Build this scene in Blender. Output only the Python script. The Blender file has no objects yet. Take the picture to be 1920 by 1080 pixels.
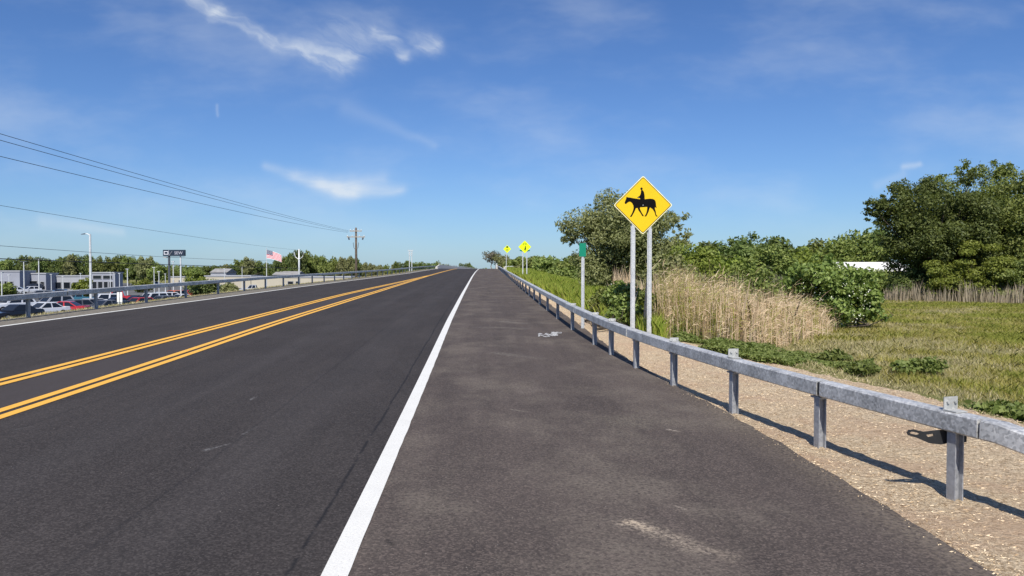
import bpy, bmesh, math, random
import numpy as np
from mathutils import Vector, Matrix

# ------------------------------------------------------------------ camera, sky, sun, exposure
sc = bpy.context.scene
COL = sc.collection
F = 1400.0                      # focal length in pixels of a 1920 wide frame
PITCH = math.atan(38 / F)
CZ = 1.75
cam = bpy.data.cameras.new('camera')
cam.sensor_width = 36; cam.lens = 36 * F / 1920; cam.clip_start = .05; cam.clip_end = 6000
camo = bpy.data.objects.new('camera', cam); COL.objects.link(camo)
camo.location = (0, 0, CZ); camo.rotation_euler = (math.pi / 2 - PITCH, 0, 0)
sc.camera = camo
sc.view_settings.view_transform = 'Standard'; sc.view_settings.look = 'None'
sc.view_settings.exposure = 0.3; sc.view_settings.gamma = 1
SUN_EL = math.radians(50); SUN_FROM = Vector((-.09, -1, 0)).normalized()
SUN_AZ = math.atan2(SUN_FROM.x, SUN_FROM.y)
SKY_STRENGTH = .1
sun = bpy.data.lights.new('sun', 'SUN'); sun.energy = 4.8; sun.angle = math.radians(.53); sun.color = (1, .94, .85)
suno = bpy.data.objects.new('sun', sun); COL.objects.link(suno)
sv = SUN_FROM * math.cos(SUN_EL) + Vector((0, 0, math.sin(SUN_EL)))
suno.rotation_euler = sv.to_track_quat('Z', 'Y').to_euler(); suno.location = sv * 50


class NT:
    """small helper to write node maths"""
    def __init__(s, tree): s.t = tree; s.n = tree.nodes; s.l = tree.links
    def node(s, typ, **kw):
        n = s.n.new(typ)
        for k, v in kw.items(): setattr(n, k, v)
        return n
    def put(s, sock, v):
        if v is None: return
        if isinstance(v, bpy.types.NodeSocket): s.l.new(v, sock)
        else: sock.default_value = v
    def m(s, op, a, b=None, c=None, clamp=False):
        n = s.n.new('ShaderNodeMath'); n.operation = op; n.use_clamp = clamp
        for i, v in enumerate((a, b, c)): s.put(n.inputs[i], v)
        return n.outputs[0]
    def vm(s, op, a, b=None, sc_=None):
        n = s.n.new('ShaderNodeVectorMath'); n.operation = op
        s.put(n.inputs[0], a)
        if b is not None: s.put(n.inputs[1], b)
        if sc_ is not None: s.put(n.inputs['Scale'], sc_)
        return n.outputs[1] if op in ('LENGTH', 'DOT_PRODUCT', 'DISTANCE') else n.outputs[0]
    def xyz(s, x, y, z=0.0):
        n = s.n.new('ShaderNodeCombineXYZ')
        for i, v in enumerate((x, y, z)): s.put(n.inputs[i], v)
        return n.outputs[0]
    def sep(s, v):
        n = s.n.new('ShaderNodeSeparateXYZ'); s.put(n.inputs[0], v); return n.outputs
    def noise(s, vec, scale, detail=3.0, rough=.55, dist=0.0):
        n = s.n.new('ShaderNodeTexNoise')
        if vec is not None: s.put(n.inputs['Vector'], vec)
        n.inputs['Scale'].default_value = scale; n.inputs['Detail'].default_value = detail
        n.inputs['Roughness'].default_value = rough; n.inputs['Distortion'].default_value = dist
        return n.outputs
    def voro(s, vec, scale, feature='F1', rnd=1.0):
        n = s.n.new('ShaderNodeTexVoronoi'); n.feature = feature
        if vec is not None: s.put(n.inputs['Vector'], vec)
        n.inputs['Scale'].default_value = scale; n.inputs['Randomness'].default_value = rnd
        return n.outputs
    def ss(s, v, a, b, lo=0.0, hi=1.0):
        n = s.n.new('ShaderNodeMapRange'); n.interpolation_type = 'SMOOTHSTEP'
        s.put(n.inputs[0], v); n.inputs[1].default_value = a; n.inputs[2].default_value = b
        n.inputs[3].default_value = lo; n.inputs[4].default_value = hi
        return n.outputs[0]
    def mix(s, f, a, b, blend='MIX'):
        n = s.n.new('ShaderNodeMix'); n.data_type = 'RGBA'; n.blend_type = blend
        s.put(n.inputs[0], f)
        for k, v in ((6, a), (7, b)):
            if isinstance(v, (tuple, list)): v = tuple(v) + (1,) * (4 - len(v))
            s.put(n.inputs[k], v)
        return n.outputs[2]
    def ramp(s, f, stops):
        n = s.n.new('ShaderNodeValToRGB'); e = n.color_ramp.elements
        while len(e) < len(stops): e.new(.5)
        for i, (p, c) in enumerate(stops): e[i].position = p; e[i].color = tuple(c) + (1,)
        s.put(n.inputs[0], f); return n.outputs[0]
    def bump(s, h, strength=.3, dist=.01):
        n = s.n.new('ShaderNodeBump'); n.inputs['Strength'].default_value = strength
        n.inputs['Distance'].default_value = dist; s.put(n.inputs['Height'], h); return n.outputs[0]


def build_world():
    w = bpy.data.worlds.new('World'); sc.world = w; w.use_nodes = True
    g = NT(w.node_tree); g.n.clear()
    out = g.node('ShaderNodeOutputWorld'); bg = g.node('ShaderNodeBackground')
    sky = g.node('ShaderNodeTexSky'); sky.sky_type = 'NISHITA'; sky.sun_disc = False
    sky.sun_elevation = SUN_EL; sky.sun_rotation = SUN_AZ % (2 * math.pi)
    sky.altitude = 100; sky.air_density = 1.0; sky.dust_density = .35; sky.ozone_density = 2.2
    tc = g.node('ShaderNodeTexCoord').outputs['Generated']
    x, y, z = g.sep(tc)
    ya = g.m('MAXIMUM', g.m('ABSOLUTE', y), .05)
    u = g.m('DIVIDE', x, ya); v = g.m('DIVIDE', z, ya)
    p = g.xyz(u, v, 0.0)
    n1 = g.noise(p, 5.5, 4.0, .6)[1]; n2 = g.noise(p, 22.0, 4.0, .65)[1]
    warp = g.vm('ADD', g.vm('SCALE', g.vm('SUBTRACT', n1, (.5, .5, .5)), sc_=.06), g.vm('SCALE', g.vm('SUBTRACT', n2, (.5, .5, .5)), sc_=.018))
    pw = g.vm('ADD', p, warp)
    def px(a, b):  # a sky direction, measured on the photo, as slopes of azimuth and height
        return ((a - 960) / F, (502 - b) / F * 1.03)
    def stroke(P, a, b, ra, rb, power=1.0, asym=None):
        a = px(*a); b = px(*b); ra /= F; rb /= F
        dx, dy = b[0] - a[0], b[1] - a[1]; L2 = dx * dx + dy * dy
        sp = g.sep(P)
        ax_ = g.m('SUBTRACT', sp[0], a[0]); ay_ = g.m('SUBTRACT', sp[1], a[1])
        t = g.m('DIVIDE', g.m('ADD', g.m('MULTIPLY', ax_, dx), g.m('MULTIPLY', ay_, dy)), L2, clamp=True)
        ex = g.m('SUBTRACT', ax_, g.m('MULTIPLY', t, dx)); ey = g.m('SUBTRACT', ay_, g.m('MULTIPLY', t, dy))
        if asym: ey = g.m('MULTIPLY', ey, g.m('ADD', 1.0, g.m('MULTIPLY', g.m('LESS_THAN', ey, 0.0), asym)))
        d2 = g.m('ADD', g.m('MULTIPLY', ex, ex), g.m('MULTIPLY', ey, ey))
        r = g.m('ADD', ra, g.m('MULTIPLY', t, rb - ra))
        q = g.m('DIVIDE', d2, g.m('MULTIPLY', r, r))
        return g.m('MULTIPLY', g.m('EXPONENT', g.m('MULTIPLY', q, -1.0)), power)
    S = [stroke(pw, (335, -25), (420, 40), 18, 15, .46), stroke(pw, (420, 40), (520, 100), 12, 9, .46),
         stroke(pw, (500, 92), (640, 140), 11, 22, .34),
         stroke(pw, (600, 105), (700, 75), 52, 44, .22), stroke(pw, (620, 148), (665, 120), 15, 14, .2),
         stroke(pw, (700, 70), (760, 118), 10, 9, .5), stroke(pw, (755, 120), (815, 105), 11, 15, .45),
         stroke(pw, (775, 85), (815, 100), 15, 13, .25)]
    wisps = S[0]
    for q in S[1:]: wisps = g.m('ADD', wisps, q)
    sp_ = g.sep(pw); al = g.m('SUBTRACT', g.m('MULTIPLY', sp_[0], .88), g.m('MULTIPLY', sp_[1], .47)); ac = g.m('ADD', g.m('MULTIPLY', sp_[0], .47), g.m('MULTIPLY', sp_[1], .88))
    fil = g.noise(g.xyz(g.m('MULTIPLY', al, .55), g.m('MULTIPLY', ac, 1.9)), 26.0, 5.0, .55, .6)[0]
    wisps = g.m('MULTIPLY', wisps, g.ss(fil, .3, .75, .3, 1.25))
    ps = g.vm('ADD', p, g.vm('SCALE', warp, sc_=.35))
    lens = g.m('ADD', g.m('ADD', stroke(ps, (500, 318), (600, 348), 9, 14, .20), stroke(ps, (610, 350), (720, 342), 20, 14, .16)), stroke(ps, (560, 338), (660, 366), 14, 19, .36, 1.0))
    lens = g.m('ADD', lens, stroke(ps, (640, 364), (752, 362), 24, 13, .40, .8))
    lens = g.m('MULTIPLY', lens, g.ss(g.noise(g.vm('MULTIPLY', p, (.6, 2.2, 1.0)), 22.0, 4.0, .6)[0], .25, .7, .6, 1.15))
    small = g.m('ADD', stroke(ps, (1692, 316), (1722, 314), 6, 5, .3), stroke(ps, (1640, 350), (1690, 330), 9, 8, .14))
    small = g.m('ADD', small, stroke(ps, (411, 212), (413, 228), 3.5, 3.5, .16))
    small = g.m('ADD', small, stroke(ps, (80, 420), (230, 432), 12, 8, .2))
    small = g.m('ADD', small, stroke(ps, (650, 215), (815, 282), 16, 7, .10))
    veil = g.noise(g.vm('MULTIPLY', g.vm('ADD', p, g.vm('SCALE', warp, sc_=.5)), (1.0, 2.6, 1.0)), 3.2, 5.0, .55)[0]
    veil = g.m('MULTIPLY', g.ss(veil, .42, .78), g.m('MULTIPLY', g.ss(v, -.02, .12, .25, 1.0), .25))
    haze = g.m('MULTIPLY', g.m('EXPONENT', g.m('MULTIPLY', g.m('MAXIMUM', v, 0.0), -11.0)), .20)
    cov = g.m('ADD', g.m('ADD', wisps, lens), g.m('ADD', small, veil))
    cov = g.m('MULTIPLY', cov, g.m('GREATER_THAN', y, 0.0))
    cov = g.m('MINIMUM', g.m('MAXIMUM', cov, 0.0), .8)
    tint = g.mix(1.0, sky.outputs[0], (.42, .60, .90), 'MULTIPLY')
    tint = g.mix(haze, tint, (4.6, 6.6, 8.0))
    col = g.mix(cov, tint, (6.2, 6.7, 7.2))
    g.put(bg.inputs[0], col); bg.inputs[1].default_value = SKY_STRENGTH
    g.l.new(bg.outputs[0], out.inputs[0])
build_world()

# ------------------------------------------------------------------ bookkeeping helpers
def tag(o, label=None, cat=None, group=None, kind=None):
    if label: o['label'] = label
    if cat: o['category'] = cat
    if group: o['group'] = group
    if kind: o['kind'] = kind
    return o

def thing(name, loc, label, cat, group=None, rz=0.0, scale=None):
    o = bpy.data.objects.new(name, None); COL.objects.link(o)
    o.empty_display_size = .3
    o.location = loc; o.rotation_euler = (0, 0, rz)
    if scale: o.scale = scale
    return tag(o, label, cat, group)

def link(name, me, parent=None):
    o = bpy.data.objects.new(name, me); COL.objects.link(o)
    if parent: o.parent = parent
    return o

def copy_tree(o, parent=None):
    c = o.copy(); COL.objects.link(c)
    if parent: c.parent = parent
    for ch in [q for q in bpy.data.objects if q.parent == o]: copy_tree(ch, c)
    return c

class MB:
    def __init__(s): s.v = []; s.f = []; s.mi = []; s.uv = None
    def add(s, vs, fs, m=0):
        k = len(s.v); s.v += [tuple(q) for q in vs]
        for f in fs: s.f.append(tuple(i + k for i in f)); s.mi.append(m)
    def box(s, c, d, rz=0.0, m=0, M=None):
        x, y, z = d[0] / 2, d[1] / 2, d[2] / 2
        P = [Vector((a, b, e)) for e in (-z, z) for a, b in ((-x, -y), (x, -y), (x, y), (-x, y))]
        R = M if M else Matrix.Rotation(rz, 3, 'Z')
        s.add([R @ q + Vector(c) for q in P], [(3, 2, 1, 0), (4, 5, 6, 7), (0, 1, 5, 4), (1, 2, 6, 5), (2, 3, 7, 6), (3, 0, 4, 7)], m)
    def bar(s, a, b, w, h=None, m=0):
        a = Vector(a); b = Vector(b); d = b - a
        R = d.to_track_quat('Y', 'Z').to_matrix()
        s.box((a + b) / 2, (w, d.length, h or w), M=R, m=m)
    def tube(s, pts, rad, n=8, m=0, cap=True):
        pts = [Vector(q) for q in pts]; N = len(pts)
        if not hasattr(rad, '__len__'): rad = [rad] * N
        vs = []; fs = []
        for i, q in enumerate(pts):
            d = (pts[min(i + 1, N - 1)] - pts[max(i - 1, 0)]).normalized()
            up = Vector((0, 0, 1)) if abs(d.z) < .93 else Vector((1, 0, 0))
            a = d.cross(up).normalized(); b = a.cross(d)
            for k in range(n):
                t = 2 * math.pi * k / n; vs.append(q + (a * math.cos(t) + b * math.sin(t)) * rad[i])
        for i in range(N - 1):
            for k in range(n):
                fs.append((i * n + k, i * n + (k + 1) % n, (i + 1) * n + (k + 1) % n, (i + 1) * n + k))
        if cap: fs.append(tuple(range(n))[::-1]); fs.append(tuple((N - 1) * n + k for k in range(n)))
        s.add(vs, fs, m)
    def prism(s, poly, y0, y1, m=0):            # polygon in x, z given a thickness along y
        n = len(poly)
        vs = [(a, y0, b) for a, b in poly] + [(a, y1, b) for a, b in poly]
        s.add(vs, [tuple(range(n)), tuple(range(2 * n - 1, n - 1, -1))] + [(i, i + n, (i + 1) % n + n, (i + 1) % n) for i in range(n)], m)
    def extrude_z(s, poly, z0, z1, m=0):
        n = len(poly)
        vs = [(a, b, z0) for a, b in poly] + [(a, b, z1) for a, b in poly]
        s.add(vs, [tuple(range(n))[::-1], tuple(range(n, 2 * n))] + [(i, (i + 1) % n, (i + 1) % n + n, i + n) for i in range(n)], m)
    def loft(s, rings, m=0, cap=True):
        n = len(rings[0]); vs = [q for r in rings for q in r]; fs = []
        for i in range(len(rings) - 1):
            for k in range(n): fs.append((i * n + k, i * n + (k + 1) % n, (i + 1) * n + (k + 1) % n, (i + 1) * n + k))
        if cap: fs.append(tuple(range(n))[::-1]); fs.append(tuple((len(rings) - 1) * n + k for k in range(n)))
        s.add(vs, fs, m)
    def mesh(s, name, mats, smooth=False, origin=None):
        me = bpy.data.meshes.new(name)
        V = s.v if origin is None else [tuple(Vector(q) - Vector(origin)) for q in s.v]
        me.from_pydata(V, [], s.f)
        for mt in (mats if isinstance(mats, (list, tuple)) else [mats]): me.materials.append(mt)
        me.polygons.foreach_set('material_index', s.mi)
        if smooth: me.polygons.foreach_set('use_smooth', [True] * len(s.f))
        if s.uv:
            ul = me.uv_layers.new(name='UVMap')
            idx = np.empty(len(me.loops), dtype=np.int32); me.loops.foreach_get('vertex_index', idx)
            ul.data.foreach_set('uv', np.array(s.uv, dtype=np.float32)[idx].ravel())
        me.update(); return me
    def build(s, name, mats, parent=None, smooth=False, origin=None, fix=False):
        me = s.mesh(name, mats, smooth, origin)
        if fix:
            bm = bmesh.new(); bm.from_mesh(me); bmesh.ops.recalc_face_normals(bm, faces=bm.faces); bm.to_mesh(me); bm.free()
        return link(name, me, parent)

def np_mesh(name, V, nper, mats, mi=None):
    """V: (n*nper, 3) points, every nper of them one face"""
    n = len(V) // nper
    me = bpy.data.meshes.new(name)
    me.vertices.add(len(V)); me.vertices.foreach_set('co', V.astype(np.float32).ravel())
    me.loops.add(len(V)); me.loops.foreach_set('vertex_index', np.arange(len(V), dtype=np.int32))
    me.polygons.add(n); me.polygons.foreach_set('loop_start', np.arange(0, len(V), nper, dtype=np.int32))
    me.polygons.foreach_set('loop_total', np.full(n, nper, dtype=np.int32))
    for mt in (mats if isinstance(mats, (list, tuple)) else [mats]): me.materials.append(mt)
    if mi is not None: me.polygons.foreach_set('material_index', mi.astype(np.int32))
    me.update(calc_edges=True); return me

# ------------------------------------------------------------------ materials
def pmat(name):
    m = bpy.data.materials.new(name); m.use_nodes = True
    g = NT(m.node_tree); b = g.n['Principled BSDF']
    return m, g, b

def plain(name, col, rough=.6, metal=0.0, spec=.4, vary=.12, scale=6.0, bump=0.0):
    m, g, b = pmat(name)
    tc = g.node('ShaderNodeTexCoord').outputs['Object']
    n = g.noise(tc, scale, 4.0)[0]
    c = g.mix(g.ss(n, .25, .75), tuple(q * (1 - vary) for q in col), tuple(min(1, q * (1 + vary)) for q in col))
    g.put(b.inputs['Base Color'], c); b.inputs['Roughness'].default_value = rough
    b.inputs['Metallic'].default_value = metal; b.inputs['Specular IOR Level'].default_value = spec
    if bump: g.put(b.inputs['Normal'], g.bump(g.noise(tc, scale * 8, 3.0)[0], bump, .01))
    return m

def galv(name, a, bb, metal=.55, rough=.5, scale=34.0):
    m, g, b = pmat(name)
    tc = g.node('ShaderNodeTexCoord').outputs['Object']
    w = g.vm('ADD', tc, g.vm('SCALE', g.noise(tc, 25.0, 3.0)[1], sc_=.03))
    vo = g.voro(w, scale)[1]; k = g.sep(vo)[0]
    big = g.noise(tc, 2.6, 5.0, .65)[0]
    f = g.m('ADD', g.m('MULTIPLY', k, .6), g.m('MULTIPLY', g.ss(big, .35, .65), .45))
    drip = g.ss(g.noise(g.vm('MULTIPLY', tc, (5.0, 5.0, 1.2)), 2.2, 6.0, .7)[0], .58, .72)
    c = g.mix(g.m('MULTIPLY', drip, .45), g.mix(f, a, bb), (.62, .64, .64))
    g.put(b.inputs['Base Color'], c); b.inputs['Metallic'].default_value = metal
    g.put(b.inputs['Roughness'], g.m('ADD', rough - .1, g.m('MULTIPLY', k, .22)))
    g.put(b.inputs['Normal'], g.bump(g.noise(tc, 60.0, 3.0)[0], .08, .004))
    return m

def leafmat(name, cols, trans=.3, rough=.55, spec=.25, objvar=True):
    m, g, b = pmat(name)
    rnd = g.node('ShaderNodeNewGeometry').outputs['Random Per Island']
    c = g.ramp(rnd, [(i / (len(cols) - 1), q) for i, q in enumerate(cols)])
    if objvar:
        oi = g.node('ShaderNodeObjectInfo').outputs['Random']
        hs = g.node('ShaderNodeHueSaturation')
        g.put(hs.inputs['Color'], c); g.put(hs.inputs['Hue'], g.m('ADD', .487, g.m('MULTIPLY', oi, .026)))
        g.put(hs.inputs['Value'], g.m('ADD', .82, g.m('MULTIPLY', oi, .36)))
        c = hs.outputs[0]
    g.put(b.inputs['Base Color'], c); b.inputs['Roughness'].default_value = rough
    b.inputs['Specular IOR Level'].default_value = spec
    t = g.node('ShaderNodeBsdfTranslucent')
    tint = g.mix(1.0, c, (1.15, 1.2, .55), 'MULTIPLY'); g.put(t.inputs[0], tint)
    mx = g.node('ShaderNodeMixShader'); mx.inputs[0].default_value = trans
    g.l.new(b.outputs[0], mx.inputs[1]); g.l.new(t.outputs[0], mx.inputs[2])
    g.l.new(mx.outputs[0], g.n['Material Output'].inputs[0])
    return m

M = {}
M['galv'] = galv('galvanized_steel', (.27, .275, .275), (.72, .72, .705), .35, .5, 48.0)
M['galv_post'] = galv('galvanized_post', (.26, .27, .29), (.42, .43, .45), .4, .6, 50.0)
M['galv_sign'] = galv('galvanized_sign_post', (.42, .44, .46), (.62, .64, .65), .35, .55, 50.0)
M['galv_light'] = galv('galvanized_plate', (.36, .37, .36), (.52, .52, .50), .3, .6, 40.0)
M['dark_steel'] = plain('dark_steel', (.03, .032, .035), .55, .3)
M['white_metal'] = plain('pale_painted_metal', (.62, .64, .64), .45, .1)
M['concrete'] = plain('pale_concrete', (.52, .50, .46), .85, 0, .2, .15, 3.0, .2)
M['yellow'] = plain('warning_yellow', (.76, .50, .002), .45, 0, .4, .03, 2.0)
M['lime'] = plain('fluorescent_yellow_green', (.72, .86, .01), .5, 0, .3, .03, 2.0)
M['sign_edge'] = plain('sign_border_cream', (.80, .74, .42), .5)
M['black'] = plain('sign_black', (.006, .0055, .0065), .9, 0, .08)
M['green'] = plain('sign_green', (.005, .22, .13), .45, 0, .4, .05)
M['wood'] = plain('weathered_wood', (.36, .32, .27), .85, 0, .2, .25, 14.0, .4)
M['pole_wood'] = plain('dark_pole_wood', (.12, .095, .075), .9, 0, .2, .25, 5.0)
M['bark'] = plain('bark', (.085, .07, .055), .9, 0, .15, .35, 7.0, .6)
M['bark_pale'] = plain('pale_bark', (.24, .20, .16), .9, 0, .15, .3, 9.0, .4)
M['wire'] = plain('black_cable', (.02, .02, .025), .6)
M['glass_dark'] = plain('dark_glass', (.012, .015, .02), .08, 0, .6)
M['tyre'] = plain('tyre_rubber', (.012, .012, .013), .8, 0, .2)
M['rim'] = plain('wheel_rim', (.45, .46, .48), .35, .7)
M['lamp_clear'] = plain('headlight_clear', (.75, .76, .78), .15)
M['lamp_red'] = plain('tail_light_red', (.35, .01, .01), .25)
M['olive'] = leafmat('olive_leaves', [(0.150, 0.163, 0.062), (0.215, 0.227, 0.088), (0.286, 0.293, 0.130), (0.182, 0.189, 0.085)])
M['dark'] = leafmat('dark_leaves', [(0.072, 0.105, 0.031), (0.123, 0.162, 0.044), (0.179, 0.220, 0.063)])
M['mid'] = leafmat('mid_green_leaves', [(0.112, 0.151, 0.040), (0.185, 0.227, 0.056), (0.257, 0.289, 0.082)])
M['bright'] = leafmat('bright_leaves', [(0.127, 0.165, 0.028), (0.187, 0.231, 0.040), (0.248, 0.286, 0.055)])
M['bush'] = leafmat('bush_leaves', [(0.111, 0.156, 0.039), (0.182, 0.234, 0.056), (0.260, 0.305, 0.091)])
M['grey_twig'] = leafmat('grey_green_twigs', [(.13, .12, .09), (.17, .16, .11), (.12, .13, .06)], .1)
M['blossom'] = plain('white_blossom', (.75, .76, .62), .7)
M['reed'] = leafmat('dry_reed', [(0.445, 0.315, 0.190), (0.601, 0.454, 0.297), (0.712, 0.578, 0.414), (0.501, 0.359, 0.230)], .2, .6, .3, False)
M['reed_grey'] = leafmat('grey_dry_stalks', [(.26, .21, .15), (.40, .34, .25), (.32, .27, .19)], .15, .7, .2, False)
M['grass'] = leafmat('meadow_grass', [(.33, .30, .075), (.42, .37, .11), (.50, .44, .18), (.36, .33, .09)], .35, .6, .2, False)
M['grass_green'] = leafmat('green_meadow_grass', [(0.206, 0.239, 0.048), (0.302, 0.321, 0.063), (0.399, 0.393, 0.097)], .35, .6, .2, False)
M['grass_lush'] = leafmat('lush_grass', [(0.184, 0.270, 0.035), (0.276, 0.356, 0.050), (0.380, 0.432, 0.080), (0.460, 0.454, 0.120)], .4, .6, .2, False)
M['grass_dry'] = leafmat('dry_verge_grass', [(.46, .39, .22), (.56, .48, .31), (.33, .32, .12), (.41, .36, .19)], .25, .7, .2, False)
M['weed'] = leafmat('weed_leaves', [(0.102, 0.138, 0.031), (0.162, 0.210, 0.054), (0.228, 0.270, 0.084), (0.180, 0.216, 0.060)], .3)
M['steel_dark'] = plain('sign_pole_steel', (.10, .11, .13), .5, .3)

def road_mat(name, shoulder, marks):
    m, g, b = pmat(name)
    uv = g.node('ShaderNodeUVMap').outputs[0]
    u, v, _ = g.sep(uv)
    grain = g.sep(g.voro(uv, 75.0)[1])[0]; grain2 = g.noise(uv, 30.0, 3.0, .6)[0]
    patch = g.noise(g.vm('MULTIPLY', uv, (1.0, .35, 1.0)), 1.1, 5.0, .6)[0]
    streak = g.noise(g.vm('MULTIPLY', uv, (1.0, .05, 1.0)), 3.0, 4.0, .6)[0]
    if shoulder: a, c = (.035, .030, .0285), (.132, .107, .0935)
    else: a, c = (.020, .0175, .017), (.072, .0635, .0605)
    f = g.m('ADD', g.m('MULTIPLY', g.m('MULTIPLY', grain, grain), .75), g.m('MULTIPLY', g.ss(patch, .25, .75), .22))
    f = g.m('ADD', f, g.m('MULTIPLY', g.ss(grain2, .3, .7), .12))
    f = g.m('ADD', f, g.m('MULTIPLY', g.ss(streak, .3, .7), .15))
    col = g.mix(g.m('MULTIPLY', f, .95), a, c)
    chips = g.m('LESS_THAN', g.voro(uv, 16.0)[0], .075)
    keep = g.m('GREATER_THAN', g.sep(g.voro(uv, 16.0)[1])[0], .72 if shoulder else .9)
    col = g.mix(g.m('MULTIPLY', g.m('MULTIPLY', chips, keep), .6), col, (.33, .30, .27))
    wob = g.noise(uv, .5, 3.0)[0]; wob2 = g.noise(uv, 9.0, 3.0)[0]
    uw = g.m('ADD', u, g.m('ADD', g.m('MULTIPLY', g.m('SUBTRACT', wob, .5), .07), g.m('MULTIPLY', g.m('SUBTRACT', wob2, .5), .03)))
    if not shoulder:
        # paving joints and the slightly browner median
        for u0, wd, st in ((-.27, .024, .85), (-1.55, .03, .3), (-3.9, .03, .2), (-8.6, .05, .25)):
            d = g.m('ABSOLUTE', g.m('SUBTRACT', uw, u0))
            col = g.mix(g.m('MULTIPLY', g.ss(d, 0.0, wd, 1.0, 0.0), g.m('MULTIPLY', g.ss(g.noise(uv, 2.6, 5.0, .7)[0], .32, .5), st)), col, (.014, .014, .016))
        med = g.m('MULTIPLY', g.ss(uw, -5.75, -5.55), g.ss(uw, -4.75, -4.65, 1.0, 0.0))
        col = g.mix(g.m('MULTIPLY', med, .5), col, (.066, .056, .056))
        for u0 in (-2.9, -1.2):
            d = g.m('ABSOLUTE', g.m('SUBTRACT', u, u0))
            col = g.mix(g.m('MULTIPLY', g.ss(d, 0.0, .6, 1.0, 0.0), .05), col, (.11, .108, .115))
    else:
        dust = g.ss(g.noise(g.vm('MULTIPLY', uv, (1.0, .7, 1.0)), .75, 6.0, .68)[0], .44, .66)
        col = g.mix(g.m('MULTIPLY', g.m('MULTIPLY', dust, g.ss(grain2, .3, .6)), .45), col, (.20, .172, .14))
        edge = g.m('MULTIPLY', g.ss(uw, 3.35, 3.85), .35)
        col = g.mix(g.m('MULTIPLY', edge, g.ss(grain2, .35, .65)), col, (.22, .18, .13))
    for (u0, v0, u1, v1, wd, st, cc) in marks:
        du, dv = u1 - u0, v1 - v0; L2 = du * du + dv * dv
        wv = g.vm('ADD', uv, g.vm('SCALE', g.vm('SUBTRACT', g.noise(uv, 7.0, 4.0, .7)[1], (.5, .5, .5)), sc_=wd * 2.2))
        a_, b_, _ = g.sep(wv)
        pu = g.m('SUBTRACT', a_, u0); pv = g.m('SUBTRACT', b_, v0)
        t = g.m('DIVIDE', g.m('ADD', g.m('MULTIPLY', pu, du), g.m('MULTIPLY', pv, dv)), L2, clamp=True)
        eu = g.m('SUBTRACT', pu, g.m('MULTIPLY', t, du)); ev = g.m('SUBTRACT', pv, g.m('MULTIPLY', t, dv))
        d = g.m('SQRT', g.m('ADD', g.m('MULTIPLY', eu, eu), g.m('MULTIPLY', ev, ev)))
        k = g.m('MULTIPLY', g.ss(d, wd * .15, wd, 1.0, 0.0), g.m('MULTIPLY', g.m('MULTIPLY', g.ss(grain2, .36, .62, .1, 1.0), g.m('ADD', .45, g.m('MULTIPLY', grain, .8))), g.m('SUBTRACT', 1.0, g.m('MULTIPLY', t, .55))))
        col = g.mix(g.m('MULTIPLY', k, st, clamp=True), col, cc)
    g.put(b.inputs['Base Color'], col)
    b.inputs['Roughness'].default_value = .85; b.inputs['Specular IOR Level'].default_value = .14
    h = g.m('ADD', grain, g.m('MULTIPLY', grain2, .6))
    g.put(b.inputs['Normal'], g.bump(h, .5, .008))
    return m

def paint_mat(name, col, worn):
    m, g, b = pmat(name)
    uv = g.node('ShaderNodeUVMap').outputs[0]
    n = g.noise(uv, 60.0, 4.0, .7)[0]; n2 = g.noise(uv, 3.0, 5.0, .6)[0]
    c = g.mix(g.ss(n, .3, .7), tuple(q * .82 for q in col), col)
    c = g.mix(g.m('MULTIPLY', g.ss(n2, .4, .75), .18), c, tuple(q * .6 for q in col))
    sp = g.m('MULTIPLY', g.m('LESS_THAN', g.noise(uv, 110.0, 2.0)[0], worn), .8)
    c = g.mix(sp, c, (.06, .058, .06))
    g.put(b.inputs['Base Color'], c); b.inputs['Roughness'].default_value = .6
    g.put(b.inputs['Normal'], g.bump(n, .3, .004))
    return m
M['paint_white'] = paint_mat('white_road_paint', (.74, .735, .69), .33)
M['paint_yellow'] = paint_mat('yellow_road_paint', (.84, .445, .05), .30)
M['paint_spray'] = paint_mat('white_spray_paint', (.7, .7, .68), .47)

def ground_mat():
    m, g, b = pmat('grassy_soil')
    tc = g.node('ShaderNodeTexCoord').outputs['Object']
    n = g.noise(tc, .35, 6.0, .62)[0]; n2 = g.noise(tc, 3.2, 5.0, .7)[0]; n3 = g.noise(tc, 28.0, 4.0, .7)[0]
    c = g.mix(g.ss(n, .35, .65), (.15, .16, .045), (.26, .24, .10))
    c = g.mix(g.m('MULTIPLY', g.ss(n2, .45, .72), .6), c, (.33, .275, .165))
    c = g.mix(g.m('MULTIPLY', g.ss(n3, .35, .7), .5), c, (.10, .11, .035))
    g.put(b.inputs['Base Color'], c); b.inputs['Roughness'].default_value = .95; b.inputs['Specular IOR Level'].default_value = .1
    g.put(b.inputs['Normal'], g.bump(g.m('ADD', n3, n2), .9, .05))
    return m

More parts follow.
